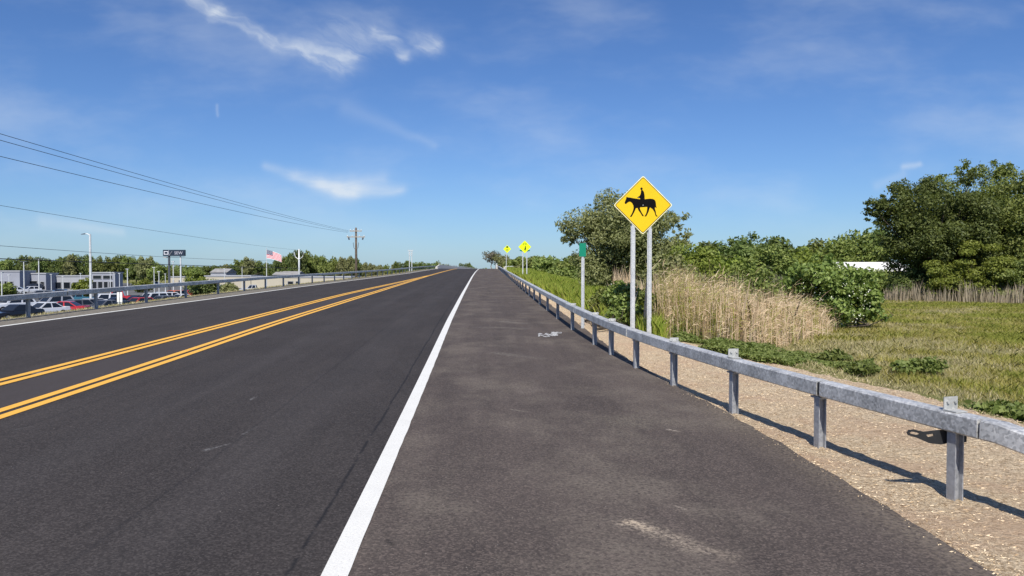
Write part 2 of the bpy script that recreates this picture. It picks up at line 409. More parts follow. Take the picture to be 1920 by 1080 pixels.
def gravel_mat():
    m, g, b = pmat('tan_wood_chip_gravel')
    tc = g.node('ShaderNodeTexCoord').outputs['Object']
    f1 = g.noise(g.vm('MULTIPLY', tc, (1.0, .55, 1.0)), 48.0, 5.0, .8, .6)[0]; f2 = g.noise(g.vm('MULTIPLY', tc, (.55, 1.0, 1.0)), 30.0, 5.0, .8, .8)[0]
    n = g.noise(tc, .9, 5.0, .65)[0]; n2 = g.noise(tc, 11.0, 5.0, .75)[0]; n3 = g.noise(tc, 3.5, 4.0, .6)[0]
    k = g.m('ADD', g.m('MULTIPLY', g.ss(f1, .32, .68), .5), g.m('MULTIPLY', g.ss(f2, .32, .68), .5))
    c = g.mix(g.ss(k, .2, .8), (.41, .295, .18), (.90, .735, .51))
    c = g.mix(g.m('MULTIPLY', g.ss(n, .42, .66), .6), c, (.58, .40, .27))
    c = g.mix(g.m('MULTIPLY', g.ss(n2, .58, .74), .5), c, (.26, .175, .105))
    c = g.mix(g.m('MULTIPLY', g.ss(n3, .58, .75), .3), c, (.82, .66, .44))
    g.put(b.inputs['Base Color'], c); b.inputs['Roughness'].default_value = .95; b.inputs['Specular IOR Level'].default_value = .1
    h = g.m('ADD', g.m('ADD', f1, f2), g.m('MULTIPLY', n2, 2.2))
    g.put(b.inputs['Normal'], g.bump(h, 1.0, .03))
    return m
M['ground'] = ground_mat(); M['gravel'] = gravel_mat()
M['lot'] = plain('parking_lot_asphalt', (.12, .12, .118), .9, 0, .2, .2, .6)
M['verge'] = plain('verge_gravel', (.17, .155, .13), .95, 0, .1, .3, 9.0, .5)

# ------------------------------------------------------------------ the lie of the land (x right, y ahead)
_Y = np.arange(-60, 400, 1.0)
_Z = np.interp(_Y, [-60, 0, 10, 20, 35, 50, 77, 102, 130, 150, 165, 185, 220, 260, 320, 400],
               [-.3, 0, .05, .2, .36, .5, .76, 1.03, 1.3, 1.46, 1.53, 1.52, 1.3, .85, -.3, -1.9])
_Z = np.convolve(np.pad(_Z, 4, 'edge'), np.ones(9) / 9, 'valid')
def tab(*pts):
    X = [p[0] for p in pts]; Y = [p[1] for p in pts]
    g = np.arange(X[0], X[-1] + .5, .5); v = np.interp(g, X, Y)
    k = np.ones(7) / 7; v = np.convolve(np.pad(v, 3, 'edge'), k, 'valid')
    return lambda y: np.interp(y, g, v)
zr = lambda y: np.interp(y, _Y, _Z)
xw = tab((-60, 2.0), (0, -.8), (4, -.99), (11, -1.325), (22, -1.84), (39, -2.57), (77, -4.15), (110, -5.4), (150, -6.75), (180, -7.7), (210, -7.8), (250, -6.6), (300, -3.5), (400, 6))
u_white_l = tab((-60, -12), (0, -11.6), (15, -10.95), (24, -10.5), (30, -10.25), (38, -10.05), (50, -9.9), (79, -9.3), (100, -8.8), (150, -8.8), (400, -8.8))
u_rail_l = lambda y: u_white_l(y) + np.interp(y, [20, 24, 30, 40, 60], [-1.0, -1.15, -1.35, -1.3, -1.2])
u_yel_r = tab((-60, -4.5), (0, -4.5), (20, -4.62), (40, -4.62), (80, -4.95), (150, -4.95), (400, -4.95))
u_yel_l = tab((-60, -6.1), (0, -5.95), (10, -5.86), (20, -5.72), (36, -5.72), (48, -5.5), (62, -5.28), (84, -4.98), (400, -4.98))
u_rail_r = tab((-60, 8), (3, 5.45), (4.4, 4.92), (5.87, 4.575), (7.46, 4.235), (9.12, 3.935), (10.94, 3.69), (12.68, 3.50), (14.4, 3.39), (16, 3.34), (19, 3.27), (30, 3.31), (42, 3.42), (66, 3.65), (98, 3.85), (150, 4.0), (400, 4.0))
u_edge_r = tab((-60, 3.9), (4, 3.83), (8, 3.86), (10.4, 3.80), (12.3, 3.62), (16, 3.62), (22, 3.7), (30, 3.75), (42, 3.85), (66, 4.05), (98, 4.25), (150, 4.4), (400, 4.4))
rail_r = lambda y: xw(y) + u_rail_r(y)
rail_l = lambda y: xw(y) + u_rail_l(y)
XR = lambda y: xw(y) + u_edge_r(y)
XL = lambda y: rail_l(y) - .2
tilt = lambda y: .014 * np.clip((95 - y) / 50, 0, 1)
def road_z(x, y): return zr(y) - tilt(y) * (x - xw(y))
def lot_z(y): return -3.15 - .007 * np.clip(y - 80, 0, 420)
def terrain(x, y):
    x = np.asarray(x, dtype=float); y = np.asarray(y, dtype=float)
    xl, xr = XL(y), XR(y)
    onroad = road_z(np.clip(x, xl, xr), y) - .06
    dl = np.maximum(xl - x, 0)
    zl = np.maximum(road_z(xl, y) - .04 - .05 * np.minimum(dl, .5) - .55 * np.maximum(dl - .5, 0), lot_z(y))
    dr = np.maximum(x - xr, 0)
    field = np.clip(-.22 - .0115 * y, -4.5, 0) - .004 * np.clip(x - 30, 0, 200)
    bench = road_z(xr, y) - .05 - .04 * np.minimum(dr, 3.8) - .4 * np.maximum(dr - 3.8, 0)
    zrr = np.maximum(bench, field)
    lump = .03 * np.sin(x * 1.3 + 2 * np.sin(y * .7)) * np.sin(y * 1.1 + x * .4) * np.clip(dr - .6, 0, 1)
    z = np.where(x < xl, zl, np.where(x > xr, zrr + lump, onroad))
    return z

def ray(px, py):
    a = (px - 960) / F; c = -(py - 540) / F
    d = Vector((a, math.cos(PITCH) + c * math.sin(PITCH), -math.sin(PITCH) + c * math.cos(PITCH)))
    return d / d.y
_yy = np.concatenate([np.linspace(1, 170, 12000), np.linspace(170.1, 900, 6000)])
def on(px, py, fun=terrain):
    """the ground point seen at a place of the photo"""
    d = ray(px, py); h = CZ + d.z * _yy - fun(d.x * _yy, _yy)
    i = int(np.argmax(h < 0)); y = float(_yy[i]) if h[i] < 0 else 170.0
    return Vector((d.x * y, y, float(fun(d.x * y, y))))
def uvof(px, py):
    q = on(px, py, road_z); return q.x - float(xw(q.y)), q.y
def at(px, Y):                       # the ground below the column px at depth Y
    x = (px - 960) / F * Y
    return Vector((x, Y, float(terrain(x, Y))))
def zat(py, Y): return CZ + (502 - py) / F * Y

def stations(y0, y1):
    L = [-20, -10, -5, 0]; L += list(np.arange(2, 18, .25)) + list(np.arange(18, 60, 1.0)) + list(np.arange(60, 400, 4.0)) + [400]
    return [y0] + [y for y in L if y0 < y < y1] + [y1]
rng0 = np.random.default_rng(3)

def strip(name, ua, ub, dz, mat, y0=-20, y1=400, kind='structure', jag=0.0, skirt=0.0, ncol=2, parent=None):
    ys = stations(y0, y1); mb = MB(); mb.uv = []
    for y in ys:
        a = float(ua(y)); b = float(ub(y)) + (rng0.normal() * jag if jag else 0)
        for k in range(ncol):
            u = a + (b - a) * k / (ncol - 1); x = float(xw(y)) + u
            mb.v.append((x, y, float(road_z(x, y)) + dz)); mb.uv.append((u, y))
        if skirt:
            x = float(xw(y)) + b + .015; mb.v.append((x, y, float(road_z(x, y)) + dz - skirt)); mb.uv.append((b, y))
    n = ncol + (1 if skirt else 0)
    for i in range(len(ys) - 1):
        for k in range(n - 1): mb.f.append((i * n + k, i * n + k + 1, (i + 1) * n + k + 1, (i + 1) * n + k)); mb.mi.append(0)
    o = mb.build(name, mat, parent); o['kind'] = kind; return o

# ground sheet, columns that follow the road edges
def build_ground():
    ys = [-120, -60, -30] + stations(-20, 400) + [430, 470, 520, 600, 750, 1000, 1500, 2500]
    dl = [0, .25, .5, 1.4, 2.4, 3.4, 5, 7, 8, 9, 10.5, 13, 17, 25, 40, 60, 90, 140, 220, 350, 600, 1200, 2500]
    dr = [0, .25, .5, .8, 1.2, 1.6, 2, 2.5, 3, 3.5, 4, 4.6, 5.4, 6.4, 7.6, 9, 10.5, 12.5, 15, 18, 22, 27, 34, 45, 60, 85, 130, 220, 400, 900, 2500]
    mb = MB(); n = len(dl) + len(dr)
    for y in ys:
        for d in dl[::-1]: x = float(XL(y)) - d; mb.v.append((x, y, float(terrain(x, y)) if d else float(road_z(x, y)) - .06))
        for d in dr: x = float(XR(y)) + d; mb.v.append((x, y, float(terrain(x, y))))
    for i in range(len(ys) - 1):
        for k in range(n - 1): mb.f.append((i * n + k, i * n + k + 1, (i + 1) * n + k + 1, (i + 1) * n + k)); mb.mi.append(0)
    o = mb.build('ground', M['ground'], smooth=True); o['kind'] = 'structure'
    # parking lot sheet on the low ground to the left
    mb = MB(); ys = [y for y in range(-20, 330, 10)]; dd = [12, 20, 40, 70, 110, 160, 220]
    for y in ys:
        for d in dd: x = float(XL(y)) - d; mb.v.append((x, y, float(lot_z(y)) + .012))
    for i in range(len(ys) - 1):
        for k in range(len(dd) - 1): mb.f.append((i * 7 + k + 1, i * 7 + k, (i + 1) * 7 + k, (i + 1) * 7 + k + 1)); mb.mi.append(0)
    o = mb.build('parking_lot', M['lot']); o['kind'] = 'structure'
build_ground()

def uvl(a, b): return uvof(*a) + uvof(*b)
lane_marks = [uvl((62, 700), (128, 692)) + (.10, .8, (.42, .42, .42)), uvl((385, 845), (430, 832)) + (.035, .5, (.3, .3, .3)),
              uvl((455, 815), (482, 800)) + (.03, .3, (.22, .22, .22)), uvl((28, 806), (60, 800)) + (.03, .25, (.22, .22, .22)),
              uvl((470, 750), (480, 744)) + (.03, .5, (.35, .35, .35))]
sh_marks = [uvl((1180, 980), (1215, 992)) + (.07, 1.1, (.50, .40, .29)), uvl((1190, 985), (1350, 1042)) + (.15, .62, (.42, .35, .27)),
            uvl((1255, 806), (1270, 809)) + (.045, .9, (.46, .40, .33)), uvl((930, 662), (1010, 672)) + (.22, .5, (.23, .21, .18)),
            uvl((945, 603), (985, 607)) + (.25, .5, (.25, .23, .2)), uvl((900, 614), (985, 616)) + (.28, .3, (.22, .2, .18)),
            uvl((1270, 950), (1285, 958)) + (.03, .6, (.4, .34, .28)), uvl((960, 768), (985, 772)) + (.06, .45, (.3, .27, .23)),
            uvl((728, 1014), (735, 1022)) + (.03, 1.4, (.012, .012, .012)), uvl((1170, 790), (1420, 800)) + (.5, .3, (.2, .18, .14)),
            uvl((985, 735), (1010, 728)) + (.2, .28, (.2, .17, .15))]
M['asphalt'] = road_mat('lane_asphalt', False, lane_marks)
M['shoulder'] = road_mat('shoulder_asphalt', True, sh_marks)
strip('road', lambda y: u_white_l(y) - .12, lambda y: .075, 0, M['asphalt'], ncol=4)
strip('road_shoulder', lambda y: .075, u_edge_r, 0, M['shoulder'], jag=.018, skirt=.07, ncol=4)
strip('verge', lambda y: u_rail_l(y) - .2, lambda y: u_white_l(y) - .12, 0, M['verge'], jag=.0)
strip('edge_line', lambda y: -.075, lambda y: .075, .004, M['paint_white'], jag=.002)
strip('edge_line', lambda y: u_white_l(y) - .07, lambda y: u_white_l(y) + .07, .004, M['paint_white'])
for uf, dz, y1 in ((u_yel_r, .004, 400), (u_yel_l, .007, 84)):
    for s_ in (-1, 1):
        strip('centre_line', lambda y: uf(y) + s_ * .11 - .066, lambda y: uf(y) + s_ * .11 + .066, dz, M['paint_yellow'], y1=y1)
# gravel strip behind the near guardrail
gr_w = tab((-60, 4.2), (8, 3.9), (12, 3.6), (15, 2.9), (19, 1.7), (24, 1.0), (40, .8), (150, .8), (400, .8))
def build_gravel():
    ys = stations(-20, 160); ys = sorted(set(ys) | set(np.arange(3, 14, .125).tolist())); mb = MB(); nc = 40; gl = np.random.default_rng(12)
    for y in ys:
        w = float(gr_w(y)) + .22 * math.sin(y * 2.1) * math.sin(y * .9 + 1) + rng0.normal() * .05
        for k in range(nc):
            x = float(XR(y)) + .0 + w * k / (nc - 1)
            lift = .016 + (.022 * float(gl.random()) ** 2 * min(1, k / 4) if y < 16 else 0) if k < nc - 1 else -.02
            mb.v.append((x, y, float(terrain(x, y)) + lift))
    for i in range(len(ys) - 1):
        for k in range(nc - 1): mb.f.append((i * nc + k, i * nc + k + 1, (i + 1) * nc + k + 1, (i + 1) * nc + k)); mb.mi.append(0)
    o = mb.build('gravel_strip', M['gravel'], smooth=True); o['kind'] = 'structure'
    # loose chips on it
    n = 26000; r = np.random.default_rng(8)
    y = 3.5 + 13 * r.random(n) ** 1.5; x = XR(y) + r.random(n) * (gr_w(y) + .3) - .03 * (r.random(n) < .05)
    e = r.random(n) < .025; x = np.where(e, XR(y) + r.normal(size=n) * .06, x)
    z = np.where(x < XR(y) + .01, road_z(x, y) + .002, terrain(x, y) + .024)
    s = (.0015 + .0035 * r.random(n) ** 2) * np.where(e, .6, 1); a = r.random(n) * 6.28; el = 1.5 + 4.5 * r.random(n)
    dx = np.cos(a) * s * el; dy = np.sin(a) * s * el; ex = -np.sin(a) * s; ey = np.cos(a) * s
    tz = .007 * r.random(n)
    C = np.stack([x, y, z], 1)
    Z = np.zeros(n)
    Q = np.stack([C + np.stack([dx, dy, tz], 1), C + np.stack([ex, ey, Z + .004], 1), C - np.stack([dx, dy, Z], 1), C - np.stack([ex, ey, Z + .002], 1)], 1).reshape(-1, 3)
    o = link('gravel_chips', np_mesh('gravel_chips', Q, 4, leafmat('loose_chips', [(.40, .28, .16), (.66, .51, .33), (.76, .62, .43), (.52, .38, .23)], 0, .9, .1, False)))
    tag(o, 'loose tan wood chips and grit behind the near guardrail', 'gravel', kind='stuff')
build_gravel()
strip('bridge_deck', lambda y: u_white_l(y) - .1, u_edge_r, .012, plain('bridge_deck_concrete', (.30, .29, .275), .9, 0, .2, .12, 1.0), y0=166, y1=300)
def build_spray():
    mb = MB(); mb.uv = []; r = random.Random(4)
    def blot(c, L, w, a):
        k = len(mb.v); n = 9; ph = [r.random() * 6 for _ in range(3)]
        for i in range(n):
            t = 6.2832 * i / n; rr = .75 + .35 * r.random()
            x = c[0] + math.cos(a) * L * rr * math.cos(t) - math.sin(a) * w * rr * math.sin(t)
            y = c[1] + math.sin(a) * L * rr * math.cos(t) + math.cos(a) * w * rr * math.sin(t)
            mb.v.append((x, y, float(road_z(x, y)) + .004 + .00008 * len(mb.f))); mb.uv.append((x, y))
        mb.f.append(tuple(range(k, k + n))); mb.mi.append(0)
    for k in range(80):
        t = r.random(); px, py = (1010 + 36 * t, 628 + 2.6 * t * 0 + r.gauss(0, 1.5)) if k < 60 else (1034 + 19 * t, 624.6 + r.gauss(0, .6))
        q = on(px, py, road_z); blot(q, .012 + .03 * r.random(), .03 + .09 * r.random(), r.uniform(-.5, .5))
    o = mb.build('spray_mark', M['paint_spray']); o['kind'] = 'structure'
build_spray()

# ------------------------------------------------------------------ guardrails
def beam(mb, pts, w=.152, ch=.012):
    h = w / 2; prof = [(-h + ch, -h), (h - ch, -h), (h, -h + ch), (h, h - ch), (h - ch, h), (-h + ch, h), (-h, h - ch), (-h, -h + ch)]
    rings = []; pts = [Vector(p) for p in pts]
    for i, p in enumerate(pts):
        d = (pts[min(i + 1, len(pts) - 1)] - pts[max(i - 1, 0)]).normalized()
        sd = d.cross(Vector((0, 0, 1))).normalized(); up = sd.cross(d)
        rings.append([p + sd * a + up * b for a, b in prof])
    mb.loft(rings)
def ibeam_mesh(h, name='post'):
    mb = MB(); fw, dp, t = .080, .085, .010          # flange width across the rail, depth along it
    prof = [(-fw / 2, -dp / 2), (fw / 2, -dp / 2), (fw / 2, -dp / 2 + t), (t / 2, -dp / 2 + t), (t / 2, dp / 2 - t), (fw / 2, dp / 2 - t),
            (fw / 2, dp / 2), (-fw / 2, dp / 2), (-fw / 2, dp / 2 - t), (-t / 2, dp / 2 - t), (-t / 2, -dp / 2 + t), (-fw / 2, -dp / 2 + t)]
    prof = [(b_, -a_) for a_, b_ in prof]
    mb.extrude_z(prof, -.25, h); return mb.mesh(name, M['galv_post'])
def head(fun, y): return math.atan2(-(float(fun(y + .5)) - float(fun(y - .5))), 1.0)

def guardrail(name, fun, posts, splices, y_end, label, top=.665, near=None):
    y0 = posts[0]
    root = thing(name, (float(fun(y0)), y0, float(terrain(fun(y0), y0))), label, 'guardrail')
    O = root.location.copy()
    zc = lambda y: float(road_z(fun(y), y)) - .03 + top - .076 if True else 0
    pm = ibeam_mesh(top - .152 + .004)
    for y in posts:
        x = float(fun(y)); o = link('post', pm, root)
        o.location = Vector((x, y, zc(y) - top + .076)) - O; o.rotation_euler = (0, 0, head(fun, y))
    for i in range(len(splices) - 1):
        a, b = splices[i] + .022, splices[i + 1] - .022
        n = max(2, int((b - a) / (.5 if a < 25 else 2)) + 1)
        mb = MB(); beam(mb, [(float(fun(y)), y, zc(y)) for y in np.linspace(a, b, n)])
        mb.build('beam', M['galv'], root, origin=O)
    for y in splices[1:-1]:              # the sleeve inside each joint
        mb = MB(); beam(mb, [(float(fun(q)), q, zc(q)) for q in (y - .2, y + .2)], .135); mb.build('splice_sleeve', M['dark_steel'], root, origin=O)
    return root, O, zc

posts_r = [5.87, 7.46, 9.12, 10.94, 12.68, 14.4, 16.05, 19.3, 22.9, 26.5] + list(np.arange(30.1, 160, 3.62))
spl_r = [5.60, 7.40, 13.0, 18.6, 24.2] + list(np.arange(31.4, 160, 7.24)) + [161]
gr, O, zc = guardrail('box_beam_guardrail', rail_r, posts_r, spl_r, 160, 'galvanized box beam guardrail curving along the right shoulder', .675)
# near end, bending away and down
mb = MB()
e0 = Vector((float(rail_r(5.61)), 5.61, zc(5.61))); ed = Vector((.40, -.9, 0)).normalized()
beam(mb, [e0, e0 + ed * .12 + Vector((0, 0, -.004)), e0 + ed * .9 + Vector((0, 0, -.14)), e0 + ed * 2.2 + Vector((0, 0, -.40)), e0 + ed * 3.2 + Vector((0, 0, -.62))])
mb.build('beam', M['galv'], gr, origin=O)
# plates standing on the beam above the near posts
def bracket_plate(y, k):
    mb = MB(); x = float(rail_r(y)); z = zc(y) + .078; a = head(rail_r, y); c = Vector((x, y, z))
    R = Matrix.Rotation(a, 3, 'Z')
    w = .135
    mb.box(c + R @ Vector((.01, .02, .006)), (.115, .13, .008), M=R)
    mb.box(c + R @ Vector((.035, .085, .005 + .05 * k)), (w, .008, .10 * k), M=R)
    for s_ in (-.035, .04): mb.tube([c + R @ Vector((.035 + s_, .082, .065 * k)), c + R @ Vector((.035 + s_, .066, .065 * k))], .013 * k, 8)
    mb.build('reflector_plate', M['galv_light'], gr, origin=O)
for y, k in ((5.87, 1), (9.12, 1), (10.94, .45), (14.4, .45), (16.05, .4), (19.3, .35)): bracket_plate(y, k)
for y in posts_r[1:12]:
    mb = MB(); x = float(rail_r(y)); a = head(rail_r, y); R = Matrix.Rotation(a, 3, 'Z')
    mb.box(Vector((x, y, zc(y) - .086)) + R @ Vector((0, .01, -.012)), (.10, .15, .018), M=R)
    mb.build('seat_angle', M['galv_post'], gr, origin=O)
# dark slotted strap below the beam at the first post
def strap():
    y = 5.87; c = Vector((float(rail_r(y)), y, zc(y) - .135)); mb = MB()
    out = [(-.335, .03), (-.32, .05), (-.28, .052), (-.20, .035), (-.10, .045), (.05, .05), (.05, -.035), (-.07, -.055), (-.16, -.045), (-.26, -.005), (-.325, .012)]
    s1 = [(-.315, .032), (-.30, .038), (-.25, .028), (-.235, .018), (-.26, .014), (-.305, .022)]
    s2 = [(-.185, .015), (-.13, .022), (-.125, .005), (-.17, -.004)]
    R = Matrix.Rotation(.05, 3, 'Z')
    me_ = bpy.data.meshes.new('mounting_strap'); bm = bmesh.new()
    loops = []
    for L in (out, s1, s2):
        vs = [bm.verts.new(R @ Vector((a * 1.05, .07, b * 1.15)) + c - O) for a, b in L]
        loops.append([bm.edges.new((vs[i], vs[(i + 1) % len(vs)])) for i in range(len(vs))])
    bmesh.ops.triangle_fill(bm, edges=[e for l in loops for e in l], use_beauty=True)
    ext = bmesh.ops.extrude_face_region(bm, geom=list(bm.faces))
    bmesh.ops.translate(bm, verts=[v for v in ext['geom'] if isinstance(v, bmesh.types.BMVert)], vec=(0, .012, 0))
    bmesh.ops.recalc_face_normals(bm, faces=bm.faces)
    bm.to_mesh(me_); bm.free(); me_.materials.append(M['dark_steel']); link('mounting_strap', me_, gr)
    mb.box(c + Vector((.075, .02, .01)), (.045, .012, .085)); mb.build('mounting_angle', M['dark_steel'], gr, origin=O)
strap()
posts_l = [13.6, 17.2] + list(np.arange(20.77, 168, 3.6))
guardrail('box_beam_guardrail', rail_l, posts_l, [9.0] + list(np.arange(15.4, 168, 7.2)) + [169], 168, 'grey box beam guardrail beyond the yellow lines, above the car lot', .69)

# ------------------------------------------------------------------ bridge parapets at the crest
def parapet(fun, y0, y1, label, hgt):
    root = thing('bridge_parapet', (float(fun(y0)), y0, float(road_z(fun(y0), y0))), label, 'parapet'); O = root.location
    rings = []
    for y in np.linspace(y0, y1, 14):
        k = min(1, (y - y0) / 9); h = .45 + (hgt - .45) * k; x = float(fun(y)); z = float(road_z(x, y)) - .3
        rings.append([(x - .28, y, z), (x - .28, y, z + .45), (x - .16, y, z + .3 + h), (x + .16, y, z + .3 + h), (x + .28, y, z + .45), (x + .28, y, z)])
    mb = MB(); mb.loft(rings); mb.build('wall', M['concrete'], root, origin=O, fix=True)
    mb = MB(); P = [(float(fun(y)), y, float(road_z(fun(y), y)) + hgt + .25) for y in np.linspace(y0 + 9, y1, 12)]
    mb.tube(P, .05, 6)
    for p in P[::2]: mb.tube([(p[0], p[1], p[2] - .3), p], .04, 6)
    mb.build('handrail', M['white_metal'], root, origin=O)
parapet(lambda y: rail_r(y) - .1, 161.5, 290, 'pale concrete bridge parapet at the crest ahead, right of the road', .95)
parapet(lambda y: rail_l(y) + .2, 169.5, 300, 'pale concrete bridge parapet beyond the crest, left of the road', .95)
q = at(956, 128); root = thing('concrete_block', (q.x, q.y, q.z), 'small pale concrete block on the bank behind the far guardrail', 'block')
mb = MB(); mb.loft([[(-1.1, -.6, -.2), (1.1, -.6, -.2), (1.1, .6, -.2), (-1.1, .6, -.2)], [(-1.05, -.55, .75), (1.05, -.55, .6), (1.05, .55, .6), (-1.05, .55, .75)]])
mb.build('body', M['concrete'], root); mb = MB(); mb.box((0, 0, .79), (1.7, .9, .1)); mb.build('cap', M['white_metal'], root)

# ------------------------------------------------------------------ signs
def round_poly(pts, r, n=4):
    out = []; N = len(pts)
    for i in range(N):
        p = Vector(pts[i]); a = (Vector(pts[i - 1]) - p).normalized(); b = (Vector(pts[(i + 1) % N]) - p).normalized()
        for k in range(n + 1):
            t = k / n; p0 = p + a * r; p1 = p + b * r
            out.append(tuple((1 - t) ** 2 * p0 + 2 * t * (1 - t) * p + t * t * p1))
    return out
def diamond(h, r): return round_poly([(0, h), (-h, 0), (0, -h), (h, 0)], r)
def channel(mb, x, y, z0, z1, w=.085, d=.04):
    t = .006; prof = [(-w / 2, d), (-w / 4, d), (-w / 4, t), (w / 4, t), (w / 4, d), (w / 2, d), (w / 2, d - t), (w / 4 + t, d - t), (w / 4 + t, 0), (-w / 4 - t, 0), (-w / 4 - t, d - t), (-w / 2, d - t)]
    mb.extrude_z([(x + a, y + b) for a, b in prof[::-1]], z0, z1)

def horse_sign():
    Y = 18.4; zc_ = zat(385, Y); x0 = (1205 - 960) / F * Y
    zg = float(terrain(x0, Y))
    root = thing('warning_sign', (x0, Y, zg), 'yellow diamond sign with black horse and rider on two steel posts', 'sign', rz=-.02)
    c = zc_ - zg; h = .724
    def put(name, poly, y0, y1, mat, lip=0):
        mb = MB(); mb.prism([(a, b + c) for a, b in poly], y0, y1); return mb.build(name, mat, root, fix=True)
    put('plate', diamond(h, .05), 0, .004, M['sign_edge'])
    put('border', diamond(h - .030, .045), -.0022, .0, M['black'])
    put('face', diamond(h - .050, .040), -.0044, -.0024, M['yellow'])
    S = .724 / 455
    H = [(290, 412), (300, 424), (340, 428), (390, 438), (440, 446), (480, 452), (520, 458), (560, 455), (600, 450), (650, 446), (690, 450), (715, 462), (732, 485), (738, 520), (742, 560), (750, 588), (738, 585), (727, 572), (722, 600), (735, 640), (740, 680), (748, 700), (768, 718), (745, 722), (732, 705), (715, 650), (690, 610), (650, 580), (638, 600), (628, 640), (605, 690), (590, 718), (562, 720), (572, 705), (590, 670), (602, 620), (605, 572), (560, 575), (500, 578), (490, 590), (500, 620), (525, 670), (550, 705), (552, 715), (530, 715), (500, 665), (470, 625), (455, 588), (430, 592), (418, 625), (395, 670), (370, 715), (362, 726), (338, 724), (350, 705), (370, 670), (385, 630), (395, 590), (390, 550), (372, 515), (350, 495), (330, 492), (310, 500), (290, 515), (280, 528), (262, 524), (256, 505), (265, 480), (278, 450), (283, 425)]
    put('horse_symbol', [((a - 540) * S, (545 - b) * S) for a, b in H], -.0062, -.0046, M['black'])
    R_ = [(522, 308), (540, 322), (555, 350), (563, 400), (566, 470), (500, 470), (497, 448), (482, 432), (456, 436), (452, 426), (466, 414), (488, 402), (503, 370), (508, 322), (512, 310), (497, 300), (496, 292), (500, 280), (512, 272), (524, 274), (533, 286), (532, 300)]
    put('rider_symbol', [((a - 540) * S, (545 - b) * S) for a, b in R_], -.0075, -.0064, M['black'])
    mb = MB(); mb.tube([(.0, -.0078, c + .0), (.0, -.011, c)], .011, 8); mb.tube([(-.11, -.0078, c + .18), (-.11, -.011, c + .18)], .008, 8); mb.build('bolt', M['galv_light'], root)
    for k, dx in enumerate((-.233, .174)):
        mb = MB(); channel(mb, dx, .008, -.4 - zg * 0, c + .40 - abs(dx) * .5, .112, .055); mb.build('post', M['galv_sign'], root)
    # grey stake leaning on the right hand post
    a = at(1209, 19.6); b = Vector((float((1216 - 960) / F * 19.4), 19.4, zat(512, 19.4)))
    st = thing('wooden_stake', a, 'weathered grey stake leaning behind the horse sign post', 'stake')
    mb = MB(); mb.tube([(0, 0, -.2), tuple((b - a) * .5), tuple(b - a)], [.07, .06, .045], 6); mb.build('shaft', M['wood'], st)
    mb = MB(); mb.tube([(-.35, .1, .5), (-.15, .2, 1.1)], [.015, .01], 5); mb.build('dry_twig', M['wood'], st)
horse_sign()

def marker():
    q = on(1092, 620); Y = q.y; root = thing('reference_marker', (q.x, q.y, q.z), 'small green marker sign on a slim grey post behind the rail', 'sign', rz=-.3)
    zt, zb = zat(456, Y) - q.z, zat(481, Y) - q.z
    mb = MB(); channel(mb, 0, .01, -.3, zt - .05, .085, .035); mb.build('post', M['galv_sign'], root)
    mb = MB(); mb.prism(round_poly([(-.09, zb), (.09, zb), (.09, zt), (-.09, zt)], .015), 0, .004); mb.build('plate', M['green'], root, fix=True)
marker()

def text_mesh(body, size, extr=.004):
    cu = bpy.data.curves.new('t', 'FONT'); cu.body = body; cu.size = size; cu.extrude = extr; cu.align_x = 'CENTER'; cu.align_y = 'CENTER'; cu.resolution_u = 2
    o = bpy.data.objects.new('t', cu); COL.objects.link(o)
    dg = bpy.context.evaluated_depsgraph_get(); me = bpy.data.meshes.new_from_object(o.evaluated_get(dg))
    bpy.data.objects.remove(o); bpy.data.curves.remove(cu); return me

def lime_sign(px, py, Y, two, label, sym):
    x = (px - 960) / F * Y; zg = float(terrain(x, Y)); c = zat(py, Y) - zg
    root = thing('crossing_sign', (x, Y, zg), label, 'sign', rz=-.02); h = .645
    def put(name, poly, y0, y1, mat):
        mb = MB(); mb.prism([(a, b + c) for a, b in poly], y0, y1); mb.build(name, mat, root, fix=True)
    put('plate', diamond(h, .05), 0, .006, M['lime'])
    if sym:
        mb = MB()
        mb.prism([(.0, c - .02), (.10, c - .02), (.12, c - .18), (.08, c - .36), (.02, c - .36), (.03, c - .2), (-.04, c - .34), (-.08, c - .32), (-.02, c - .16)], -.006, -.001)
        mb.prism([(.05 + .05 * math.cos(t), c + .05 + .05 * math.sin(t)) for t in np.linspace(0, 5.8, 9)], -.006, -.001)
        mb.build('walker_symbol', M['black'], root, fix=True)
        mb = MB()
        for ox in (-.13, .11):
            n = 12; R1, R2 = .075, .05
            for k in range(n):
                t0, t1 = 6.2832 * k / n, 6.2832 * (k + 1) / n
                mb.prism([(ox + R1 * math.cos(t0), c + .28 + R1 * math.sin(t0)), (ox + R1 * math.cos(t1), c + .28 + R1 * math.sin(t1)), (ox + R2 * math.cos(t1), c + .28 + R2 * math.sin(t1)), (ox + R2 * math.cos(t0), c + .28 + R2 * math.sin(t0))], -.006, -.001)
        mb.bar((-.13, -.004, c + .28), (-.03, -.004, c + .40), .02, .004); mb.bar((-.03, -.004, c + .40), (.11, -.004, c + .28), .02, .004)
        mb.build('bicycle_symbol', M['black'], root, fix=True)
    else:
        put('upper_symbol', [(-.16, .20), (.14, .20), (.16, .45), (-.12, .48)], -.006, -.001, M['black'])
        put('lower_symbol', [(-.25, -.24), (.22, -.24), (.20, -.05), (-.18, -.03)], -.006, -.001, plain('faded_olive', (.32, .36, .03)))
    for dx in ((-.2, .2) if two else (-.15,)):
        mb = MB(); channel(mb, dx, .012, -.4, c + .2, .10, .05); mb.build('post', M['galv_sign'], root)
    if two:
        for s_ in (-1, 1):
            mb = MB(); mb.prism([(s_ * .24, c - .47), (s_ * .52, c - .40), (s_ * .50, c - .28), (s_ * .3, c - .32)], .07, .074); mb.build('wind_flap', M['green'], root, fix=True)
lime_sign(984, 463, 75, True, 'lime yellow diamond crossing sign on two posts, bicycle and walker symbols', True)
